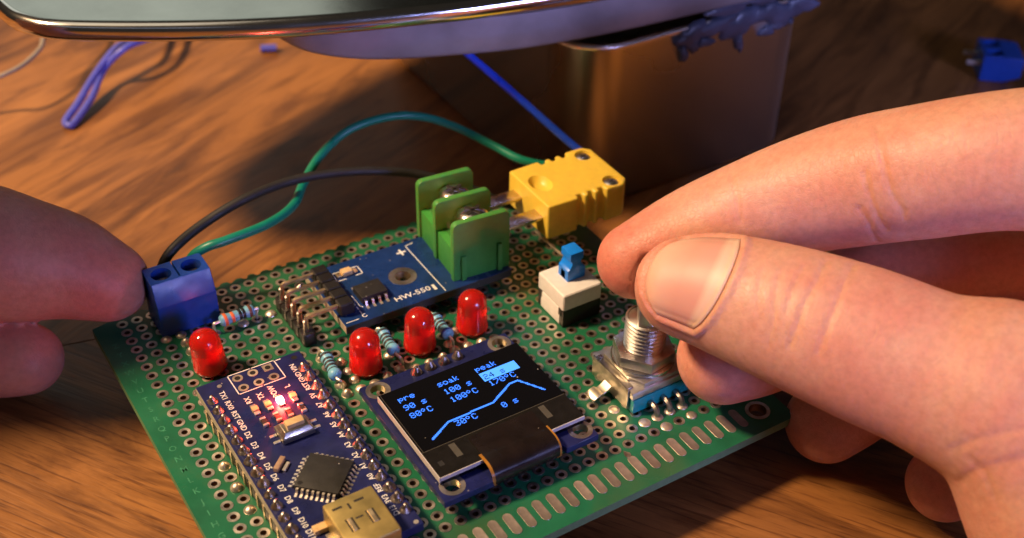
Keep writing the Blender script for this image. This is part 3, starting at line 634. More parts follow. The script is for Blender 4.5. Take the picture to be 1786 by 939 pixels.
# --- thermocouple amplifier module
hz = 3.8
b = MB(); b.prism([(30.9, 44.3), (63.6, 44.3), (63.6, 61.4), (30.9, 61.4)], hz - 1.6, hz)
hw = b.build('amplifier_module', 'blue_mask', brd, bevel=.06, seg=1, label='blue thermocouple amplifier module lettered HW-550')
MB().box(30.84, 30.898, 44.4, 61.3, hz - 1.55, hz - .05).build('board_edge', 'pcb_core', hw); MB().box(31, 63.5, 44.24, 44.298, hz - 1.55, hz - .05).build('board_edge', 'epoxy', hw)
t = MB()
text_into(t, 'HW-550', 44.75, 46.75, hz, 1.75, 0, 1.12)
sline(t, [(51.8, 60.3), (50.15, 60.0), (50.2, 44.75)], .18, hz + .03)
sline(t, [(47.9, 58.65), (49.3, 58.65)], .42, hz + .03); sline(t, [(48.6, 57.95), (48.6, 59.35)], .42, hz + .034); sline(t, [(48.95, 46.1), (48.95, 47.1)], .55, hz + .03)
sline(t, [(36.6, 56.5), (35.0, 56.5), (35.0, 58.95), (36.6, 58.95)], .2, hz + .03); sline(t, [(38.4, 58.95), (39.9, 58.95), (39.9, 56.6), (38.6, 56.6)], .2, hz + .033)
for k in range(9): sline(t, [(34.75, 46.4 + k * 1.3), (34.75, 47.1 + k * 1.3)], .18, hz + .03)
sline(t, [(31.4, 45.3), (33.6, 45.3)], .16, hz + .03)
sline(t, [(35.35, 51.6), (35.35, 48.3), (35.7, 47.9)], .16, hz + .03)
text_into(t, 'C', 34.9, 45.6, hz, 1.3, .3, 1)
t.build('silkscreen', 'silk', hw)
r = MB().ring((45.6, 52.2), 1.45, 2.55, hz - .01, hz + .05, 32).build('mounting_ring', 'plated', hw); carve(hw, [bore(45.6, 52.2, 1.46, hz - 3, hz + 1)]); MB().lathe([(1.45, hz + .04), (1.45, hz - 1.62), (1.4, hz - 1.62), (1.4, hz + .04)], 30, Matrix.Translation((45.6, 52.2, 0)), close=False).build('bore_sleeve', 'gold_pin', r)
o = MB().box(35.85, 40.75, 48.35, 52.2, hz + .2, hz + 1.55).build('amplifier_chip', 'epoxy', hw, bevel=.12)
for k in range(4):
    x = 36.4 + k * 1.27
    for s in (-1, 1):
        y0 = 48.37 if s < 0 else 52.18
        prof = [(0, .95), (.45, .92), (.75, .2), (1.45, .1), (1.45, .01), (.6, .03), (.3, .75), (0, .78)]
        v = [(x - .22, y0 + s * a, hz + z) for a, z in prof] + [(x + .22, y0 + s * a, hz + z) for a, z in prof]; n = 8
        MB().add(v, [list(range(n)), list(range(n, 2 * n))[::-1]] + [(i, n + i, n + (i + 1) % n, (i + 1) % n) for i in range(n)]).build('chip_leg', 'lead_tin', o)
o = MB().box(36.3, 38.2, 57.1, 58.5, hz + .05, hz + .95).build('capacitor', 'chip_amber', hw, bevel=.1)
MB().box(35.3, 36.28, 57.15, 58.4, hz + .02, hz + .5).build('end_cap', 'gold_pin', o, bevel=.15); MB().box(38.22, 39.3, 57.2, 58.4, hz + .02, hz + .3).build('end_cap', 'chip_tan', o, bevel=.1)
# right angle header and the upright strip its pins are soldered to
o = MB()
for k in range(5): o.box(31.2, 33.9, (19 + k) * P - 1.2, (19 + k) * P + 1.2, hz + .02, hz + 2.5)
o = o.build('angle_header', 'black_plastic', hw, bevel=.25, seg=1)
for k in range(5):
    y = (19 + k) * P; z = 5.55
    MB().tube([(33.4, y, z), (27, y, z + .05), (25.75, y, z + .05), (25.45, y, z - .15), (25.4, y, z - .55), (25.4, y, 1.5)], .42, 4).build('pin', 'gold_pin', o, angle=60)
o = MB()
for k in range(5): o.prism([(24.2, (19 + k) * P - .85), (24.55, (19 + k) * P - 1.22), (26.25, (19 + k) * P - 1.22), (26.6, (19 + k) * P - .85), (26.6, (19 + k) * P + .85), (26.25, (19 + k) * P + 1.22), (24.55, (19 + k) * P + 1.22), (24.2, (19 + k) * P + .85)], .08, 2.6)
o = o.build('upright_header', 'black_plastic', hw, bevel=.12, seg=1)
for k in range(5): MB().lathe([(.55, 2.6), (.5, 3.1), (.42, 4.2), (.5, 4.8), (.02, 5.1)], 8, Matrix.Translation((25.25, (19 + k) * P + .1, 0))).build('pin_solder', 'solder_dull', o)
MB().lathe([(.5, 0), (.45, .4), (.3, .9), (.02, 1.3)], 10, Matrix.Translation((27.3, 22 * P + .2, 5.3)) @ Matrix.Rotation(.6, 4, 'Y')).build('solder_spike', 'solder', o)
# green barrier terminal, turned slightly on its module
Mg = Matrix.Translation((58.9, 53.3, hz - .2)) @ Matrix.Rotation(math.radians(-4), 4, 'Z') @ Matrix.Translation((-58, -53.4, 0))
b = MB(); zt = 12.4
def plate(b, y0, M=Mg):
    r = 1.1; pts = [(52.3, 0), (63.4, 0)] + [(63.4 - r + r * math.cos(a), zt - r + r * math.sin(a)) for a in [math.pi / 2 * k / 5 for k in range(6)]] + [(52.3 + r - r * math.sin(a), zt - r + r * math.cos(a)) for a in [math.pi / 2 * k / 5 for k in range(6)]]
    n = len(pts); b.add([(x, y0, z) for x, z in pts] + [(x, y0 + 1.25, z) for x, z in pts], [list(range(n)), list(range(n, 2 * n))[::-1]] + [(i, n + i, n + (i + 1) % n, (i + 1) % n) for i in range(n)], M)
gb = MB()
for y0 in (47.15 - 1.25, 54.65 - 1.25, 62.0 - 1.25): plate(gb, y0)
for ya, yb in ((47.16, 53.39), (54.66, 60.74)):
    gb.prism([(52.7, ya), (62.9, ya), (62.9, yb), (52.7, yb)], .06, 6.3, Mg)
gt = gb.build('green_terminal', 'term_green', hw, bevel=.22, label='green two way barrier terminal with tall dividing walls')
for x in (54.2, 61.3): MB().box(x - .45, x + .45, 45.35, 45.92, .05, 5.4 if x < 57 else 6.0, Mg).build('rib', 'term_green', gt, bevel=.15)
for yc in (50.25, 57.7):
    MB().box(54.6, 61.8, yc - 2.7, yc + 2.7, 7.15, 7.75, Mg).build('clamp_plate', 'nickel', gt, bevel=.12)
    MB().box(54.0, 54.6, yc - 2.2, yc + 2.2, 6.32, 8.6, Mg).build('clamp_lip', 'nickel', gt, bevel=.12)
    Ms = Mg @ Matrix.Translation((58.2, yc, 0))
    s = MB().lathe([(2.4, 7.76), (3.0, 7.95), (3.05, 9.6), (2.8, 10.4), (2.1, 11.0), (1.1, 11.3), (.02, 11.35)], 28, Ms).build('screw', 'nickel', gt, angle=40)
    for a in (.5, .5 + math.pi / 2): MB().box(-1.7, 1.7, -.3, .3, 10.6, 11.37, Ms @ Matrix.Rotation(a, 4, 'Z')).build('cross_slot', 'slot_shade', s)
# --- push switch
o = MB().box(65.0, 72.9, 29.25, 37.4, .1, 3.6).build('push_switch', 'black_plastic', brd, bevel=.12, label='white push switch with black base and bright blue stem')
MB().box(64.9, 73.0, 29.15, 37.5, 3.62, 7.15).build('white_cap', 'switch_white', o, bevel=.5, seg=3)
MB().box(64.88, 65.4, 30.3, 36.3, .3, 3.7).build('side_tongue', 'switch_white', o, bevel=.12); MB().box(64.86, 65.3, 29.9, 30.6, 2.4, 3.9).build('latch_notch', 'black_plastic', o); MB().box(64.86, 65.3, 36.0, 36.7, 2.4, 3.9).build('latch_notch', 'black_plastic', o)
def yprism(b, poly, y0, y1):
    n = len(poly); return b.add([(x, y0, z) for x, z in poly] + [(x, y1, z) for x, z in poly], [list(range(n)), list(range(n, 2 * n))[::-1]] + [(i, n + i, n + (i + 1) % n, (i + 1) % n) for i in range(n)])
st = MB(); yprism(st, [(67.7, 7.1), (71.4, 7.1), (71.4, 9.4), (70.95, 9.7), (70.45, 10.5), (70.45, 11.1), (70.85, 11.4), (70.85, 12.9), (68.15, 12.9), (68.15, 11.4), (68.55, 11.1), (68.55, 10.5), (68.15, 9.7), (67.7, 9.4)], 32.3, 35.4)
st.build('stem', 'switch_blue', o, bevel=.18)
MB().box(67.7, 67.76, 33.2, 34.5, 7.3, 8.9).build('stem_notch', 'band_blue', o)
# --- rotary encoder
ex, ey = 68.58, 10.8
en = MB().box(62.7, 74.4, 4.85, 16.6, .35, 3.2).build('rotary_encoder', 'enc_teal', brd, bevel=.25, label='rotary encoder with threaded bush and silver nut')
MB().box(62.5, 74.6, 5.0, 16.8, 3.22, 4.7).build('cover_plate', 'zinc', en, bevel=.3)
MB().prism([(65.0, 5.3), (72.6, 5.3), (73.6, 8), (73.6, 15), (63.6, 15), (63.6, 8)], 4.72, 5.6).build('raised_boss', 'zinc', en, bevel=.2)
for y0, y1 in ((7.5, 14.2),): MB().box(62.15, 62.48, y0 - 1.6, y1 + 1.8, .9, 5.0).build('side_clip', 'steel_clip', en, bevel=.1); MB().box(62.1, 63.5, y0 - 1.2, y1 + 1.4, 4.72, 5.0).build('clip_fold', 'steel_clip', en, bevel=.1)
lug = [(62.3, 2.3), (61.4, 1.6), (60.6, 1.25), (60.0, 1.45), (59.3, 1.2), (58.5, .75)]
b = MB(); v = []
for x, z in lug: wd = 1.0 if x > 60.2 else 1.25; v += [(x, 11.3 - wd, z), (x, 11.3 + wd, z), (x, 11.3 + wd, z + .3), (x, 11.3 - wd, z + .3)]
f = [(0, 1, 2, 3), tuple((len(lug) - 1) * 4 + k for k in (3, 2, 1, 0))]
for i in range(len(lug) - 1):
    for k in range(4): f.append((i * 4 + k, i * 4 + (k + 1) % 4, (i + 1) * 4 + (k + 1) % 4, (i + 1) * 4 + k))
b.add(v, f).build('mounting_lug', 'steel_clip', en, bevel=.06, seg=1)
Me = Matrix.Translation((ex, ey, 0))
MB().lathe([(3.3, 5.62), (5.3, 5.65), (5.4, 5.8), (5.4, 6.3), (5.3, 6.42), (3.4, 6.42)], 40, Me, close=False).build('washer', 'nickel', en, angle=30)
hexp = [(5.35 * math.cos(math.radians(60 * k + 8)), 5.35 * math.sin(math.radians(60 * k + 8))) for k in range(6)]
MB().prism(hexp, 6.45, 8.5, Me).build('nut', 'zinc', en, bevel=.22)
pr = [(3.45, 5.5), (3.45, 8.4)]; z = 8.4
while z < 13.7: pr += [(3.1, z + .18), (3.5, z + .42), (3.5, z + .55), (3.1, z + .75)]; z += .75
pr += [(3.2, 14.0), (3.0, 14.2), (.02, 14.2)]
MB().lathe(pr, 36, Me).build('threaded_bush', 'zinc', en, angle=60)
fd = Vector((-.83, .555)).normalized(); shp = []
for k in range(40):
    q = Vector((3 * math.cos(k * math.pi / 20), 3 * math.sin(k * math.pi / 20))); d_ = q.dot(fd)
    if d_ > 1.6: q -= fd * (d_ - 1.6)
    shp.append((q.x, q.y))
MB().prism(shp, 14.0, 23.5, Me).build('shaft', 'zinc', en, bevel=.2, angle=40)
for i in (26, 27, 28):
    x = i * P
    MB().tube(spline([(x, 5.0, 1.6), (x, 4.1, 1.7), (x, 3.2, 1.5), (x, 2.75, .9), (x, 2.6, .1)], 4), .5, 6).build('pin', 'solder_dull', en, angle=50)
# ------------------------------------------------------------------ thermocouple plug
yp = thing('thermocouple_plug', 'yellow two blade thermocouple plug with ribbed grip and two screws', 'plug', (80.6, 52.1, 6.7))
pl_ = []
def ribs(y, s): # outline along the side, stepping in and out at the grip
    return [(78.2, y), (78.35, y + s * 1.15), (79.5, y + s * 1.15), (79.7, y + s * .1), (80.6, y + s * .1), (80.8, y + s * 1.15), (81.8, y + s * 1.15), (82.0, y + s * .1), (82.9, y + s * .1), (83.1, y + s * 1.15), (84.2, y + s * 1.15), (84.4, y - s * .15)]
poly = [(71.75, 45.2)] + ribs(45.0, 1) + [(88.2, 44.8), (89.6, 46.2), (89.6, 58.0), (88.2, 59.4)] + ribs(59.2, -1)[::-1] + [(71.75, 59.0)]
body = MB().prism(poly, 6.7, 14.0).build('plug_body', 'plug_yellow', yp, bevel=.45, seg=3, angle=40)
carve(body, [MB().lathe([(.02, 12.6), (1.0, 12.65), (1.5, 13.0), (1.9, 13.75), (2.3, 14.3)], 32, Matrix.Translation((74.7, 52.6, 0)) @ Matrix.Diagonal((1, 1.35, 1, 1))), bore(87.0, 56.7, 1.7, 13.2, 15), bore(86.7, 46.9, 1.7, 13.2, 15)])
for x, y in ((87.0, 56.7), (86.7, 46.9)):
    s = MB().lathe([(1.42, 13.22), (1.42, 13.6), (1.1, 13.85), (.02, 13.92)], 22, Matrix.Translation((x, y, 0))).build('screw', 'zinc', yp)
    for a in (.4, .4 + math.pi / 2): MB().box(-.85, .85, -.14, .14, 13.7, 13.93, Matrix.Translation((x, y, 0)) @ Matrix.Rotation(a, 4, 'Z')).build('cross_slot', 'slot_shade', s)
for y0, y1 in ((54.3, 57.3), (46.9, 49.9)):
    MB().box(61.0, 72.4, y0, y1, 10.15, 10.85).build('blade', 'blade', yp, bevel=.12)
    MB().box(71.6, 71.74, y0 - .5, y1 + .5, 7.0, 10.9).build('blade_slot', 'slot_shade', yp) if False else None
# ------------------------------------------------------------------ hot plate: clothes-iron sole on a tin
hp = thing('hot_plate', 'improvised hot plate, chrome iron sole plate sealed onto a square tin', 'hot plate', (130, 116, TABLE))
CY = 116.0
def half_w(x, tab):
    for (xa, ya), (xb, yb) in zip(tab[:-1], tab[1:]):
        if xa <= x <= xb: t = (x - xa) / (xb - xa); return ya + (yb - ya) * t
    return tab[-1][1]
sole_tab = [(-.9, 0), (-.6, 3), (.2, 7), (2, 10.5), (5, 14), (11, 18), (23, 24.5), (36, 30.5), (50, 35.5), (70, 41), (81, 43.3), (95, 45.8), (120, 49), (150, 51), (175, 50), (190, 46), (198, 38), (202, 20), (203, 0)]
def outline(tab, inset=0, per=6):
    sp = spline([(x, y, 0) for x, y in tab], per); pts = [(p.x, p.y) for p in sp]
    lo = [(x, CY - y) for x, y in pts]; hi = [(x, CY + y) for x, y in pts[::-1]][1:-1]; ring = lo + hi
    if inset:
        n = len(ring); out = []
        for i in range(n):
            a = Vector(ring[(i + 1) % n]) - Vector(ring[i - 1]); a.normalize(); out.append((ring[i][0] - a.y * inset, ring[i][1] + a.x * inset))
        ring = out
    return ring
def loft(rings, mb=None):
    mb = mb or MB(); n = len(rings[0][0]); v = []; f = []
    for ring, z in rings: v += [(x, y, z) for x, y in ring]
    for j in range(len(rings) - 1):
        for k in range(n): f.append((j * n + k, j * n + (k + 1) % n, (j + 1) * n + (k + 1) % n, (j + 1) * n + k))
    f.append(list(range(n))[::-1]); f.append([(len(rings) - 1) * n + k for k in range(n)])
    return mb.add(v, f)
PZ = 37.6
rings = [(outline(sole_tab, i), PZ + z) for i, z in ((2.5, -.1), (.9, 0), (.25, .45), (0, 1.2), (.04, 2.3), (.3, 2.95), (.8, 3.4), (1.5, 3.6), (2.2, 3.62), (5.5, 3.62))]
sp = loft(rings).build('sole_plate', 'chrome', hp, angle=50, mats=['sole_top'])
for p in sp.data.polygons:
    if p.normal.z > .995: p.material_index = 1
blk_tab = [(43.2, 0), (43.3, 8), (43.8, 17), (47, 26), (56, 34), (71, 40), (86, 44.2), (110, 47), (150, 48.5), (180, 46), (190, 38), (192, 15), (192, 0)]
loft([(outline(blk_tab, 3.0), 29.9), (outline(blk_tab, .9), 30.1), (outline(blk_tab, .1), 31.1), (outline(blk_tab, 0), 34.5), (outline(blk_tab, .3), PZ + .05)]).build('heater_block', 'cast_grey', hp, angle=50)
TX0, TX1, TY0, TY1, TZ = 93.6, 156.5, 69.2, 165, 27.9
def rrect(x0, x1, y0, y1, r, n=8):
    out = []
    for cx, cy, a0 in ((x1 - r, y1 - r, 0), (x0 + r, y1 - r, 90), (x0 + r, y0 + r, 180), (x1 - r, y0 + r, 270)):
        for k in range(n + 1): a = math.radians(a0 + 90 * k / n); out.append((cx + r * math.cos(a), cy + r * math.sin(a)))
    return out
RR = lambda i: rrect(TX0 + i, TX1 - i, TY0 + i, TY1 - i, 11 - i)
loft([(RR(.5), TABLE + .05), (RR(0), TABLE + .5), (RR(0), TZ - 1.4), (RR(-.35), TZ - 1.0), (RR(-.35), TZ - .35), (RR(0), TZ), (RR(.7), TZ), (RR(.9), TZ - .5), (RR(.9), TZ - 14)]).build('tin_base', 'tinplate', hp, angle=50)
MB().box(112, 180, 90, 150, TZ - 4, 31).build('support_bracket', 'cast_grey', hp)
# sealant smeared where the block meets the tin
rnd = random.Random(11)
def smear(cx, cz, w_, h_, y=TY0, d=1.0, seed=0, name='sealant_smear'):
    rr = random.Random(seed); n = 26; ph = [rr.uniform(0, 6.28) for _ in range(4)]
    def rad(a): return 1 + .22 * math.sin(2 * a + ph[0]) + .16 * math.sin(3 * a + ph[1]) + .12 * math.sin(5 * a + ph[2]) + .08 * math.sin(8 * a + ph[3])
    v = []; f = []; lv = ((1, .0), (.92, .55), (.7, .95), (.35, 1.1))
    for s, dd in lv:
        for k in range(n): a = 2 * math.pi * k / n; v.append((cx + w_ * s * rad(a) * math.cos(a), y + .12 - d * dd, cz + h_ * s * rad(a) * math.sin(a)))
    v.append((cx, y - d * 1.12, cz))
    for j in range(len(lv) - 1):
        for k in range(n): f.append((j * n + k, j * n + (k + 1) % n, (j + 1) * n + (k + 1) % n, (j + 1) * n + k))
    o = (len(lv) - 1) * n
    for k in range(n): f.append((o + k, o + (k + 1) % n, len(v) - 1))
    MB().add(v, f).build(name, 'sealant', hp, angle=80)
for k, (x, z, a, h_) in enumerate([(121, 25.6, 4.5, 2.4), (127, 26.2, 6, 2.2), (134, 25.4, 6, 3.0), (141, 26.0, 6, 2.6), (147, 25.0, 5, 3.4), (152, 26.4, 5, 2.4), (131, 29.6, 7, 1.9), (142, 30.0, 8, 2.0), (151, 29.8, 6, 2.0), (119.5, 21.8, 1.2, 2.0), (122, 23.5, 1.4, 2.2), (134.5, 21.0, 1.1, 2.6), (133.5, 23, 1.3, 1.8), (142.5, 21.6, 2.0, 1.6), (146, 22.6, 2.2, 1.8), (149, 22.3, .7, .6), (125.5, 23.0, 2.0, 1.3)]): smear(x, z, a, h_, d=.7 if h_ < 2 else 1.1, seed=k)
# and on the left face of the tin
for k, (y, z, a, h_) in enumerate([(85, 26.3, 2.4, 1.6), (89, 26.6, 3, 1.6), (95, 26.8, 4, 1.3), (87, 23.8, 1.2, 1.5), (82.5, 26.9, 2, 1.0)]):
    rr = MB(); n = 18; v = []; f = []
    for s, dd in ((1, 0), (.9, .5), (.6, .9)):
        for q in range(n): t_ = 2 * math.pi * q / n; w2 = 1 + .25 * math.sin(3 * t_ + k); v.append((TX0 + .1 - .9 * dd, y + a * s * w2 * math.cos(t_), z + h_ * s * w2 * math.sin(t_)))
    for j in range(2):
        for q in range(n): f.append((j * n + q, j * n + (q + 1) % n, (j + 1) * n + (q + 1) % n, (j + 1) * n + q))
    f.append([2 * n + q for q in range(n)]); rr.add(v, f).build('sealant_smear', 'sealant', hp, angle=80)
# ------------------------------------------------------------------ wires
def wire(name, pts, r, m, label, per=10):
    return tag(MB().tube(spline(pts, per), r, 12).build(name, m, origin=pts[0]), label, 'wire')
wire('wire', [(7.3, 67.6, 3.4), (7.4, 69.6, 3.8), (8.6, 71.2, 6.5), (11.2, 71.8, 9.6), (17.4, 73.7, 11.6), (25.7, 74.5, 13.8), (34.9, 75.7, 14.0), (43.6, 75.0, 13.5), (52.0, 73.0, 12.4), (60.0, 70.2, 10.4), (67.5, 65.4, 7.5), (74, 62.5, 3.5), (84, 64, -2), (92, 60, -8.6)], .9, 'wire_black', 'black wire rising from the blue terminal and passing behind the green terminal')
wire('wire', [(12.4, 67.6, 3.4), (12.4, 69.4, 4.5), (13.6, 69.5, 8.5), (16.2, 68.0, 11.0), (20.0, 67.4, 11.6), (28.1, 68.8, 11.4), (34.4, 72.9, 10.7), (39.1, 78.9, 10.7), (44.6, 83.0, 12.8), (51.6, 84.9, 15.3), (59.6, 83.5, 16.6), (65.9, 81.3, 15.8), (71.2, 77.2, 13.9), (75.8, 71.7, 11.5), (79.0, 66.2, 10.2), (84, 63.2, 9.0), (89, 60.6, 9.2), (91.2, 56.5, 9.8), (89.3, 55, 10)], .85, 'wire_green', 'green wire arching from the blue terminal to behind the yellow plug')
wire('wire', [(71.8,82.2,31.2), (75.3, 79.2, 27.5), (81.8, 70.9, 20.3), (88.4, 62.2, 12.8),  (91.2, 58, 10.6), (91.2, 52, 10), (89.3, 50, 10)], .78, 'wire_blue', 'straight blue wire slanting down from the hot plate to the yellow plug')
wire('wire', [(58.2, 199.9, -9.0), (48.5, 189.1, -7.0), (38.3, 176.3, -3.0), (31.7, 172.3, -2.0), (24.3, 167.2, -5.0), (17.8, 160.1, -7.3), (13.7, 156.6, -9.0), (13.9, 154.3, -9.1), (15.5, 155.3, -9.0), (21.3, 161.2, -7.3), (27.0, 168.9, -5.0), (32.6, 168.9, -1.0), (40.4, 173.6, -2.0), (50.5, 185.7, -6.0), (60.8, 198.5, -9.0)], .8, 'wire_violet', 'violet blue wire loop hanging below the pointed end of the hot plate')
wire('wire', [(-40, 172, -9.2), (-3.2, 169.3, -2.0), (4.0, 166.9, 0.0), (9.6, 168.9, 0.5), (14.8, 173.8, 1.0), (18.4, 180.1, 1.0), (30, 190, -4), (40, 205, -9.2)], .55, 'wire_grey', 'thin grey brown wire at the far left edge behind the hot plate')
tag(MB().tube([(65.2, 168.4, TABLE + 1.0), (68.9, 166.9, TABLE + 1.0)], .95, 12).build('wire_offcut', 'wire_violet', origin=(67, 167.5, TABLE)), 'tiny blue offcut of wire insulation lying on the table', 'offcut')
# ------------------------------------------------------------------ spare terminal block lying on the table
st_ = thing('terminal_block', 'loose bright blue screw terminal block lying on its side at the far right', 'terminal block', (226, 66, TABLE))
Mt = Matrix.Translation((221.5, 71.5, TABLE + .1)) @ Matrix.Rotation(math.radians(-38), 4, 'Z') @ Matrix.Translation((0, 0, 0)) @ Matrix(((0, 0, 1, 0), (1, 0, 0, -5.1), (0, 1, 0, 0), (0, 0, 0, 1)))
terminal(st_, Mt, 'body')
# ------------------------------------------------------------------ hands
def chain(pts, per=5):
    P4 = [np.array(p, float) for p in pts]; P4 = [2 * P4[0] - P4[1]] + P4 + [2 * P4[-1] - P4[-2]]; out = []
    for i in range(1, len(P4) - 2):
        a, b_, c, d = P4[i - 1:i + 3]
        for k in range(per):
            t = k / per; out.append(.5 * (2 * b_ + (c - a) * t + (2 * a - 5 * b_ + 4 * c - d) * t * t + (3 * b_ - a - 3 * c + d) * t ** 3))
    out.append(P4[-2]); return out
class Field:
    def __init__(s, lo, hi, h):
        s.lo = np.array(lo, float); s.h = h; s.n = np.ceil((np.array(hi) - s.lo) / h).astype(int) + 1; s.F = np.full(s.n, 20.0, np.float32)
    def sub(s, lo, hi):
        a = np.clip(np.floor((lo - s.lo) / s.h).astype(int), 0, s.n); b_ = np.clip(np.ceil((hi - s.lo) / s.h).astype(int) + 1, 0, s.n)
        if (b_ <= a).any(): return None
        sl = tuple(slice(i, j) for i, j in zip(a, b_))
        g = [(s.lo[k] + s.h * np.arange(a[k], b_[k])).astype(np.float32) for k in range(3)]
        return sl, g[0][:, None, None], g[1][None, :, None], g[2][None, None, :]
    def cone(s, p, q, k=0, marg=5):
        a, ra = p[:3], p[3]; c, rb = q[:3], q[3]; r = max(ra, rb) + marg + k
        t = s.sub(np.minimum(a, c) - r, np.maximum(a, c) + r)
        if t is None: return
        sl, X, Y, Z = t; d = c - a; L = max(float(d @ d), 1e-6)
        u = np.clip(((X - a[0]) * d[0] + (Y - a[1]) * d[1] + (Z - a[2]) * d[2]) / L, 0, 1)
        D = np.sqrt((X - a[0] - u * d[0]) ** 2 + (Y - a[1] - u * d[1]) ** 2 + (Z - a[2] - u * d[2]) ** 2) - (ra + (rb - ra) * u)
        F = s.F[sl]
        if k:
            hh = np.clip(.5 + .5 * (F - D) / k, 0, 1); s.F[sl] = F * (1 - hh) + D * hh - k * hh * (1 - hh)
        else: s.F[sl] = np.minimum(F, D)
    def cut_box(s, lo, hi):
        t = s.sub(np.array(lo) - 6, np.array(hi) + 6)
        if t is None: return
        sl, X, Y, Z = t; c = (np.array(lo) + np.array(hi)) / 2; e = (np.array(hi) - np.array(lo)) / 2
        D = np.maximum(np.maximum(abs(X - c[0]) - e[0], abs(Y - c[1]) - e[1]), abs(Z - c[2]) - e[2]); s.F[sl] = np.maximum(s.F[sl], -D)
    def cut_cyl(s, x, y, r, z0, z1):
        t = s.sub(np.array((x - r - 6, y - r - 6, z0 - 4)), np.array((x + r + 6, y + r + 6, z1 + 4)))
        if t is None: return
        sl, X, Y, Z = t; D = np.maximum(np.sqrt((X - x) ** 2 + (Y - y) ** 2) - r, np.maximum(z0 - Z, Z - z1)); s.F[sl] = np.maximum(s.F[sl], -D)
    def nets(s):
        F = s.F; ins = F < 0; n = np.array(F.shape)
        c = np.zeros(n - 1, np.int8)
        for dx in (0, 1):
            for dy in (0, 1):
                for dz in (0, 1): c += ins[dx:n[0] - 1 + dx, dy:n[1] - 1 + dy, dz:n[2] - 1 + dz]
        act = np.argwhere((c > 0) & (c < 8)); idx = np.full(n - 1, -1, np.int32); idx[tuple(act.T)] = np.arange(len(act))
        acc = np.zeros((len(act), 3)); cnt = np.zeros(len(act))
        cs = [np.array(q) for q in np.ndindex(2, 2, 2)]
        for a in cs:
            for ax_ in range(3):
                if a[ax_]: continue
                b_ = a.copy(); b_[ax_] = 1
                fa = F[tuple((act + a).T)]; fb = F[tuple((act + b_).T)]; m = (fa < 0) != (fb < 0)
                t = np.where(m, fa / np.where(m, fa - fb, 1), 0); p = np.tile(a.astype(float), (len(act), 1)); p[:, ax_] += t
                acc[m] += p[m]; cnt[m] += 1
        V = s.lo + s.h * (act + acc / cnt[:, None]); Q = []
        for ax_ in range(3):
            o1, o2 = [k for k in range(3) if k != ax_]
            sl0 = [slice(1, n[k] - 1) for k in range(3)]; sl0[ax_] = slice(0, n[ax_] - 1); sl1 = list(sl0); sl1[ax_] = slice(1, n[ax_])
            A = ins[tuple(sl0)]; B = ins[tuple(sl1)]; e = np.argwhere(A != B); off = np.array([1, 1, 1]); off[ax_] = 0; g_ = e + off
            d1 = np.zeros(3, int); d1[o1] = 1; d2 = np.zeros(3, int); d2[o2] = 1
            q = np.stack([idx[tuple((g_ - d1 - d2).T)], idx[tuple((g_ - d2).T)], idx[tuple(g_.T)], idx[tuple((g_ - d1).T)]], 1)
            flip = A[tuple(e.T)] ^ (ax_ == 1); q[~flip] = q[~flip][:, ::-1]; Q.append(q)
        Q = np.concatenate(Q); return V, Q[(Q >= 0).all(1)]
def relax(V, Q, it=4, lam=.5):
    E = np.concatenate([Q[:, [0, 1]], Q[:, [1, 2]], Q[:, [2, 3]], Q[:, [3, 0]]]); E = np.concatenate([E, E[:, ::-1]])
    deg = np.bincount(E[:, 0], minlength=len(V))[:, None]
    for _ in range(it):
        s = np.stack([np.bincount(E[:, 0], V[E[:, 1], k], len(V)) for k in range(3)], 1) / np.maximum(deg, 1); V = V + lam * (s - V)
    return V
def vnormals(V, Q):
    fn = np.cross(V[Q[:, 2]] - V[Q[:, 0]], V[Q[:, 3]] - V[Q[:, 1]]); N = np.zeros_like(V)
    for k in range(4): np.add.at(N, Q[:, k], fn)
    return N / np.maximum(np.linalg.norm(N, axis=1, keepdims=True), 1e-9)
def seg_dist(V, pl):
    best = np.full(len(V), 1e9)
    for a, b_ in zip(pl[:-1], pl[1:]):
        a = np.array(a, float); b_ = np.array(b_, float); d = b_ - a; u = np.clip(((V - a) @ d) / (d @ d), 0, 1); best = np.minimum(best, np.linalg.norm(V - a - u[:, None] * d, axis=1))
    return best
def make_hand(fingers, palm, lo, hi, h, cuts, creases=(), tips=(), k=6):
    f = Field(lo, hi, h)
    for pts in fingers:
        c = chain(pts)
        for a, b_ in zip(c[:-1], c[1:]): f.cone(a, b_)
    for a, b_ in palm: f.cone(np.array(a, float), np.array(b_, float), k)
    for c in cuts: (f.cut_cyl if len(c) == 5 else f.cut_box)(*c)
    V, Q = f.nets(); V = relax(V, Q, 3); N = vnormals(V, Q)
    for pl, dep, wd in creases:
        d = seg_dist(V, pl); V = V - N * (dep * .65 * np.exp(-(d / (wd * .7)) ** 2) + dep * .15 * np.exp(-(d / (wd * 3)) ** 2))[:, None]
    al = np.zeros(len(V)); best = np.full(len(V), 1e9)
    for fi, pts in enumerate(fingers):
        c = chain(pts); run = 40.0 * fi
        for a, b_ in zip(c[:-1], c[1:]):
            d = b_[:3] - a[:3]; L_ = float(np.linalg.norm(d)); u = np.clip(((V - a[:3]) @ d) / (L_ * L_), 0, 1)
            q = np.linalg.norm(V - a[:3] - u[:, None] * d, axis=1) - (a[3] + (b_[3] - a[3]) * u); m_ = q < best
            best[m_] = q[m_]; al[m_] = run + u[m_] * L_; run += L_
    fl = np.zeros(len(V))
    for c, r, a in tips: fl += a * np.exp(-(np.linalg.norm(V - np.array(c), axis=1) / r) ** 2)
    return V, Q, fl, al
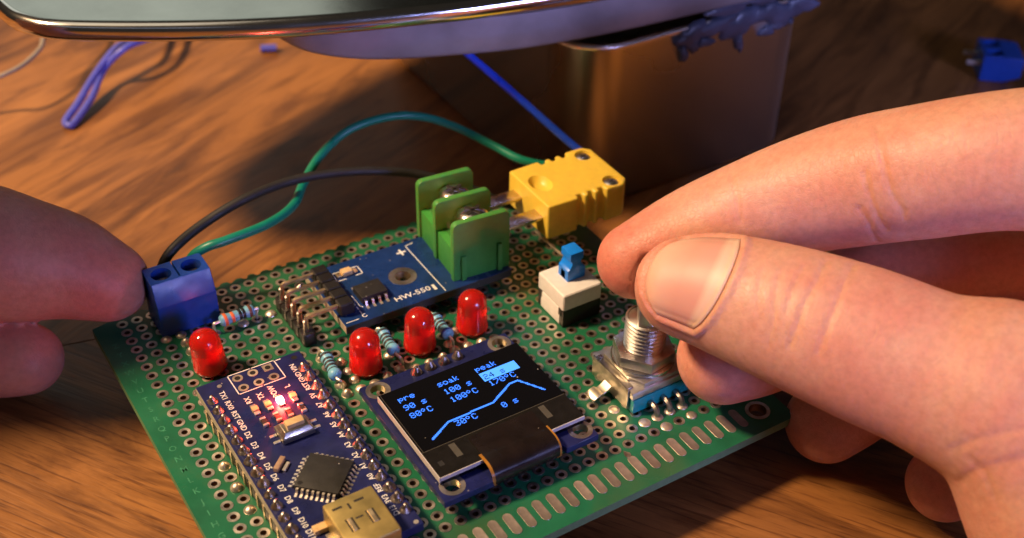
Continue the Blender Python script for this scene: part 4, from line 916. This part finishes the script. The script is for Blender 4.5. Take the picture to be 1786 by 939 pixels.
def hand_obj(name, m, V, Q, fl, al, label, origin):
    me = bpy.data.meshes.new(name); me.from_pydata(((V - np.array(origin)) * S).tolist(), [], Q.tolist()); me.materials.append(MATS[m])
    at = me.attributes.new('flush', 'FLOAT', 'POINT'); at.data.foreach_set('value', np.clip(fl, 0, 1).astype(np.float32))
    at = me.attributes.new('along', 'FLOAT', 'POINT'); at.data.foreach_set('value', al.astype(np.float32))
    me.polygons.foreach_set('use_smooth', [True] * len(me.polygons))
    o = bpy.data.objects.new(name, me); col.objects.link(o); o.location = Vector(origin) * S; ORG[o.name] = Vector(origin)
    return tag(o, label, 'hand')
R = dict(
 thumb=[(67.2, 1.3, 27.3, 7.4), (70.7, -3.7, 28.1, 8.9), (75.0, -12.5, 28.7, 10.1), (80.2, -22.6, 28.5, 11.0), (85.5, -33.1, 28.0, 11.5), (92.2, -44.1, 26.4, 14.5), (97.3, -55.7, 16.4, 17)],
 index=[(70.9, 18.0, 20.0, 6.3), (79.1, 14.4, 24.1, 7.9), (86.3, 10.2, 28.4, 8.6), (93.0, 5.0, 33.0, 9.3), (98.6, -1.2, 37.4, 10.0), (102.8, -8.0, 41.6, 10.2), (111.3, -19.4, 47.6, 10.4), (124.9, -34.2, 50.5, 12)],
 middle=[(75.4, -1.0, 11.4, 7.5), (81.8, -2.8, 12.8, 8), (89.4, -3.3, 14.8, 8.2), (107.0, -5.7, 17.6, 8.6), (122.1, -18.1, 24.2, 9), (133.6, -34.7, 33.5, 11)],
 ring=[(90.6, -11.7, -1.4, 6.9), (94.8, -12.9, 2.2, 7.4), (101.4, -14.1, 7.6, 7.8), (113.3, -18.8, 13.4, 8.4), (123.9, -31.0, 20.1, 9), (131.1, -42.0, 27.2, 11)],
 pinky=[(97.9, -31.4, -2.0, 6.2), (101.4, -32.1, 1.6, 6.7), (105.7, -32.9, 5.8, 7), (113.3, -36.7, 12.5, 7.6), (124.8, -47.1, 20.1, 10)])
palmR = [((97.3, -55.7, 16.4, 17), (128.9, -60.7, 30, 20)), ((131.1, -42, 27.2, 11), (128.9, -60.7, 30, 20)), ((124.8, -47.1, 20.1, 10), (128.9, -60.7, 30, 18)), ((133.6, -34.7, 33.5, 11), (128.9, -60.7, 34, 18)), ((124.9, -34.2, 50.5, 12), (130, -60.7, 40, 18)), ((128.9, -60.7, 32, 22), (150, -95, 36, 26))]
CR = [([(96.5, -3.9, 49.0), (93.9, -8.4, 46.8), (93.3, -11.2, 43.7), (94.3, -13.6, 40.7), (98.8, -13.1, 33.5)], 0.45, 0.7), ([(92.1, -6.9, 44.6), (91.8, -9.0, 41.8), (92.5, -10.6, 39.0), (94.1, -11.6, 36.2)], 0.4, 0.6), ([(91.2, -8.3, 39.1), (92.4, -9.7, 36.7), (95.3, -9.6, 32.5)], 0.4, 0.6), ([(83.2, 11.4, 36.5), (81.4, 7.5, 35.1), (80.5, 5.3, 32.4)], 0.22, 0.7), ([(79.9, 12.6, 34.2), (78.6, 9.8, 33.1)], 0.15, 0.6), ([(78.0, -15.3, 39.1), (74.2, -17.8, 38.7), (71.0, -19.1, 36.9), (69.1, -20.3, 34.5), (67.9, -20.6, 31.9)], 0.35, 0.6), ([(81.0, -17.9, 39.0), (76.1, -20.8, 39.0), (73.2, -22.6, 37.4), (71.1, -23.7, 35.1), (69.8, -24.3, 32.6)], 0.32, 0.65), ([(71.9, -12.9, 38.3), (69.4, -15.0, 36.7), (67.6, -17.3, 34.0), (66.5, -18.2, 30.4)], 0.22, 0.6), ([(74.6, -14.6, 38.9), (71.4, -16.2, 37.8), (69.2, -17.8, 35.7)], 0.25, 0.55), ([(70.3, -11.1, 37.7), (68.0, -13.1, 36.0), (66.6, -15.7, 33.3)], 0.15, 0.6), ([(76.9, -43.5, 27.0), (77.9, -45.6, 30.1), (79.5, -47.8, 32.4), (81.3, -49.9, 34.0), (83.2, -51.6, 34.9)], 0.22, 0.8), ([(78.7, -44.9, 21.1), (78.0, -46.9, 25.5), (79.1, -49.7, 29.1), (80.8, -52.2, 31.0)], 0.28, 0.8), ([(79.4, -50.0, 18.8), (79.1, -51.7, 22.8), (80.3, -54.1, 26.6)], 0.2, 0.8), ([(77.6, -45.8, 27.1), (78.4, -48.5, 25.9), (78.9, -50.7, 23.3)], 0.25, 0.7)]
V, Q, fl, al = make_hand(R.values(), palmR, (55, -105, -12), (160, 30, 66), .45,
    [(68.58, 10.8, 3.03, 0, 24.9), ((62.4, 4.8, -2), (74.7, 17, 5.1)), ((-5, -9.1, -1.6), (86.1, 71, .15)), ((50, -110, -20), (170, 40, -9.9))], CR,
    [((70, 17, 19), 9, .7), ((67, 1, 24), 7, .5), ((74, -2, 9), 9, .4), ((90, -12, -3), 9, .4), ((97, -32, -4), 9, .4), ((98.6, -3, 33), 7, .5)])
# thumb nail: seat it in a shallow bed, then a curved plate over the bed
tip = Vector((67.2, 1.3, 27.3)); ipj = Vector((75.0, -12.5, 28.7)); axv = (tip - ipj).normalized()
tocam = Vector((-.466, -.645, .606)); upc = Vector((.305, .525, .794))
nv = tocam + upc * .22; nv = (nv - axv * nv.dot(axv)).normalized(); bv = nv.cross(axv)
NC0 = tip + axv * -4.2
HALF = math.radians(56); SK = 1
def nail_s(th): q = (th / HALF) ** 2; return -4.6 + 2.6 * q + 1.3 * th / HALF * SK, 9.3 - 2.6 * q - 1.2 * q * q
W = V - np.array(NC0); s_ = W @ np.array(axv); a_ = W @ np.array(nv); c_ = W @ np.array(bv); th_ = np.arctan2(c_, a_)
qn = np.clip((th_ / HALF) ** 2, 0, 9); s0 = -4.6 + 2.6 * qn + 1.3 * th_ / HALF * SK; s1 = 9.3 - 2.6 * qn - 1.2 * qn ** 2
inside = np.minimum(np.minimum(s_ - s0, s1 - s_), (HALF - abs(th_)) * 8.5) ; inside = np.where(a_ > 0, inside, -9)
Nn = vnormals(V, Q); near = np.linalg.norm(W, axis=1) < 16
sm = lambda x: np.clip(x, 0, 1) ** 2 * (3 - 2 * np.clip(x, 0, 1))
V = V - Nn * np.where(near, .55 * sm(inside / .9 + .3) - .38 * np.exp(-((inside + .75) / .6) ** 2), 0)[:, None]
rh = hand_obj('hand', 'skin', V, Q, fl, al, 'right hand pinching the encoder shaft between thumb and index finger', (100, -20, TABLE))
bvh = BVHTree.FromPolygons([Vector(v) for v in V], Q.tolist())
nb = MB(); NT, NS = 22, 18; vs_ = []
for i in range(NT + 1):
    th = HALF * (2 * i / NT - 1) * .985; sa, sb = nail_s(th)
    for j in range(NS + 1):
        s = sa + (sb - sa) * j / NS; d = nv * math.cos(th) + bv * math.sin(th); org = NC0 + axv * min(s, 5.0)
        tgt = org + axv * max(0, s - 5.0) * .75
        hit = bvh.ray_cast(tgt + d * 16, -d)[0] or (tgt + d * 7)
        ed = min(i, NT - i) / 3; ej = min(j / 2, 9); lift = .42 * min(1, ed) * min(1, .25 + ej)
        if j == NS: lift *= .7
        vs_.append(tuple(hit + d * (lift - .12)))
fs = [(i * (NS + 1) + j, (i + 1) * (NS + 1) + j, (i + 1) * (NS + 1) + j + 1, i * (NS + 1) + j + 1) for i in range(NT) for j in range(NS)]
nb.add(vs_, fs); nl_ = nb.build('thumb_nail', 'nail', rh, angle=80)
nl_.modifiers.new('thickness', 'SOLIDIFY').thickness = -.0003
at = nl_.data.attributes.new('along', 'FLOAT', 'POINT'); at.data.foreach_set('value', [j / NS for i in range(NT + 1) for j in range(NS + 1)])
nm = MATS['nail'].node_tree; N_ = nm.nodes; a1 = N_.new('ShaderNodeAttribute'); a1.attribute_name = 'along'; cr = N_.new('ShaderNodeValToRGB'); e = cr.color_ramp.elements
for p, c in ((.15, (.72, .46, .36)), (.23, (.62, .30, .24)), (.5, (.62, .30, .235)), (.82, (.68, .39, .30))): 
    x = e.new(p); x.color = c + (1,)
e.remove(e[0]); e.remove(e[-1]); nm.links.new(a1.outputs['Fac'], cr.inputs[0]); nm.links.new(cr.outputs[0], N_['Principled BSDF'].inputs['Base Color'])
Lh = dict(
 thumb=[(-0.4, 70.8, 8.1, 6.9), (-3.2, 72.7, 9.6, 7.9), (-6.8, 75.3, 11.2, 9.2), (-14.6, 78.7, 13.8, 11.0), (-25.9, 84.8, 19, 13), (-36, 90, 36, 16), (-40, 92, 56, 18)],
 index=[(-16.0, 70.8, -2.3, 6.2), (-19.5, 73.4, -2.2, 7.0), (-25.5, 78.3, -1.6, 7.8), (-44.0, 92.3, 2.4, 9)])
palmL = [((-40.0, 92, 56, 18), (-75, 112, 70, 26)), ((-36, 90.4, 30, 15), (-62, 104, 30, 24)), ((-44, 92.3, 2.4, 9), (-62, 104, 14, 20)), ((-62, 104, 24, 22), (-80, 115, 60, 27))]  # unseen palm and wrist, raised to shade the left thumb from the lamp
V, Q, fl, al = make_hand(Lh.values(), palmL, (-115, 55, -12), (12, 150, 100), .75,
    [((4.7, 61.4, -.1), (15, 68.6, 10.5)), ((-4.8, -9, -1.7), (86, 71.2, .1)), ((-130, 50, -20), (20, 160, -9.9))], [], [((-1, 70, 8), 8, .4)])
hand_obj('hand', 'skin', V, Q, fl, al, 'left hand holding the back left corner of the circuit board', (-30, 85, TABLE))
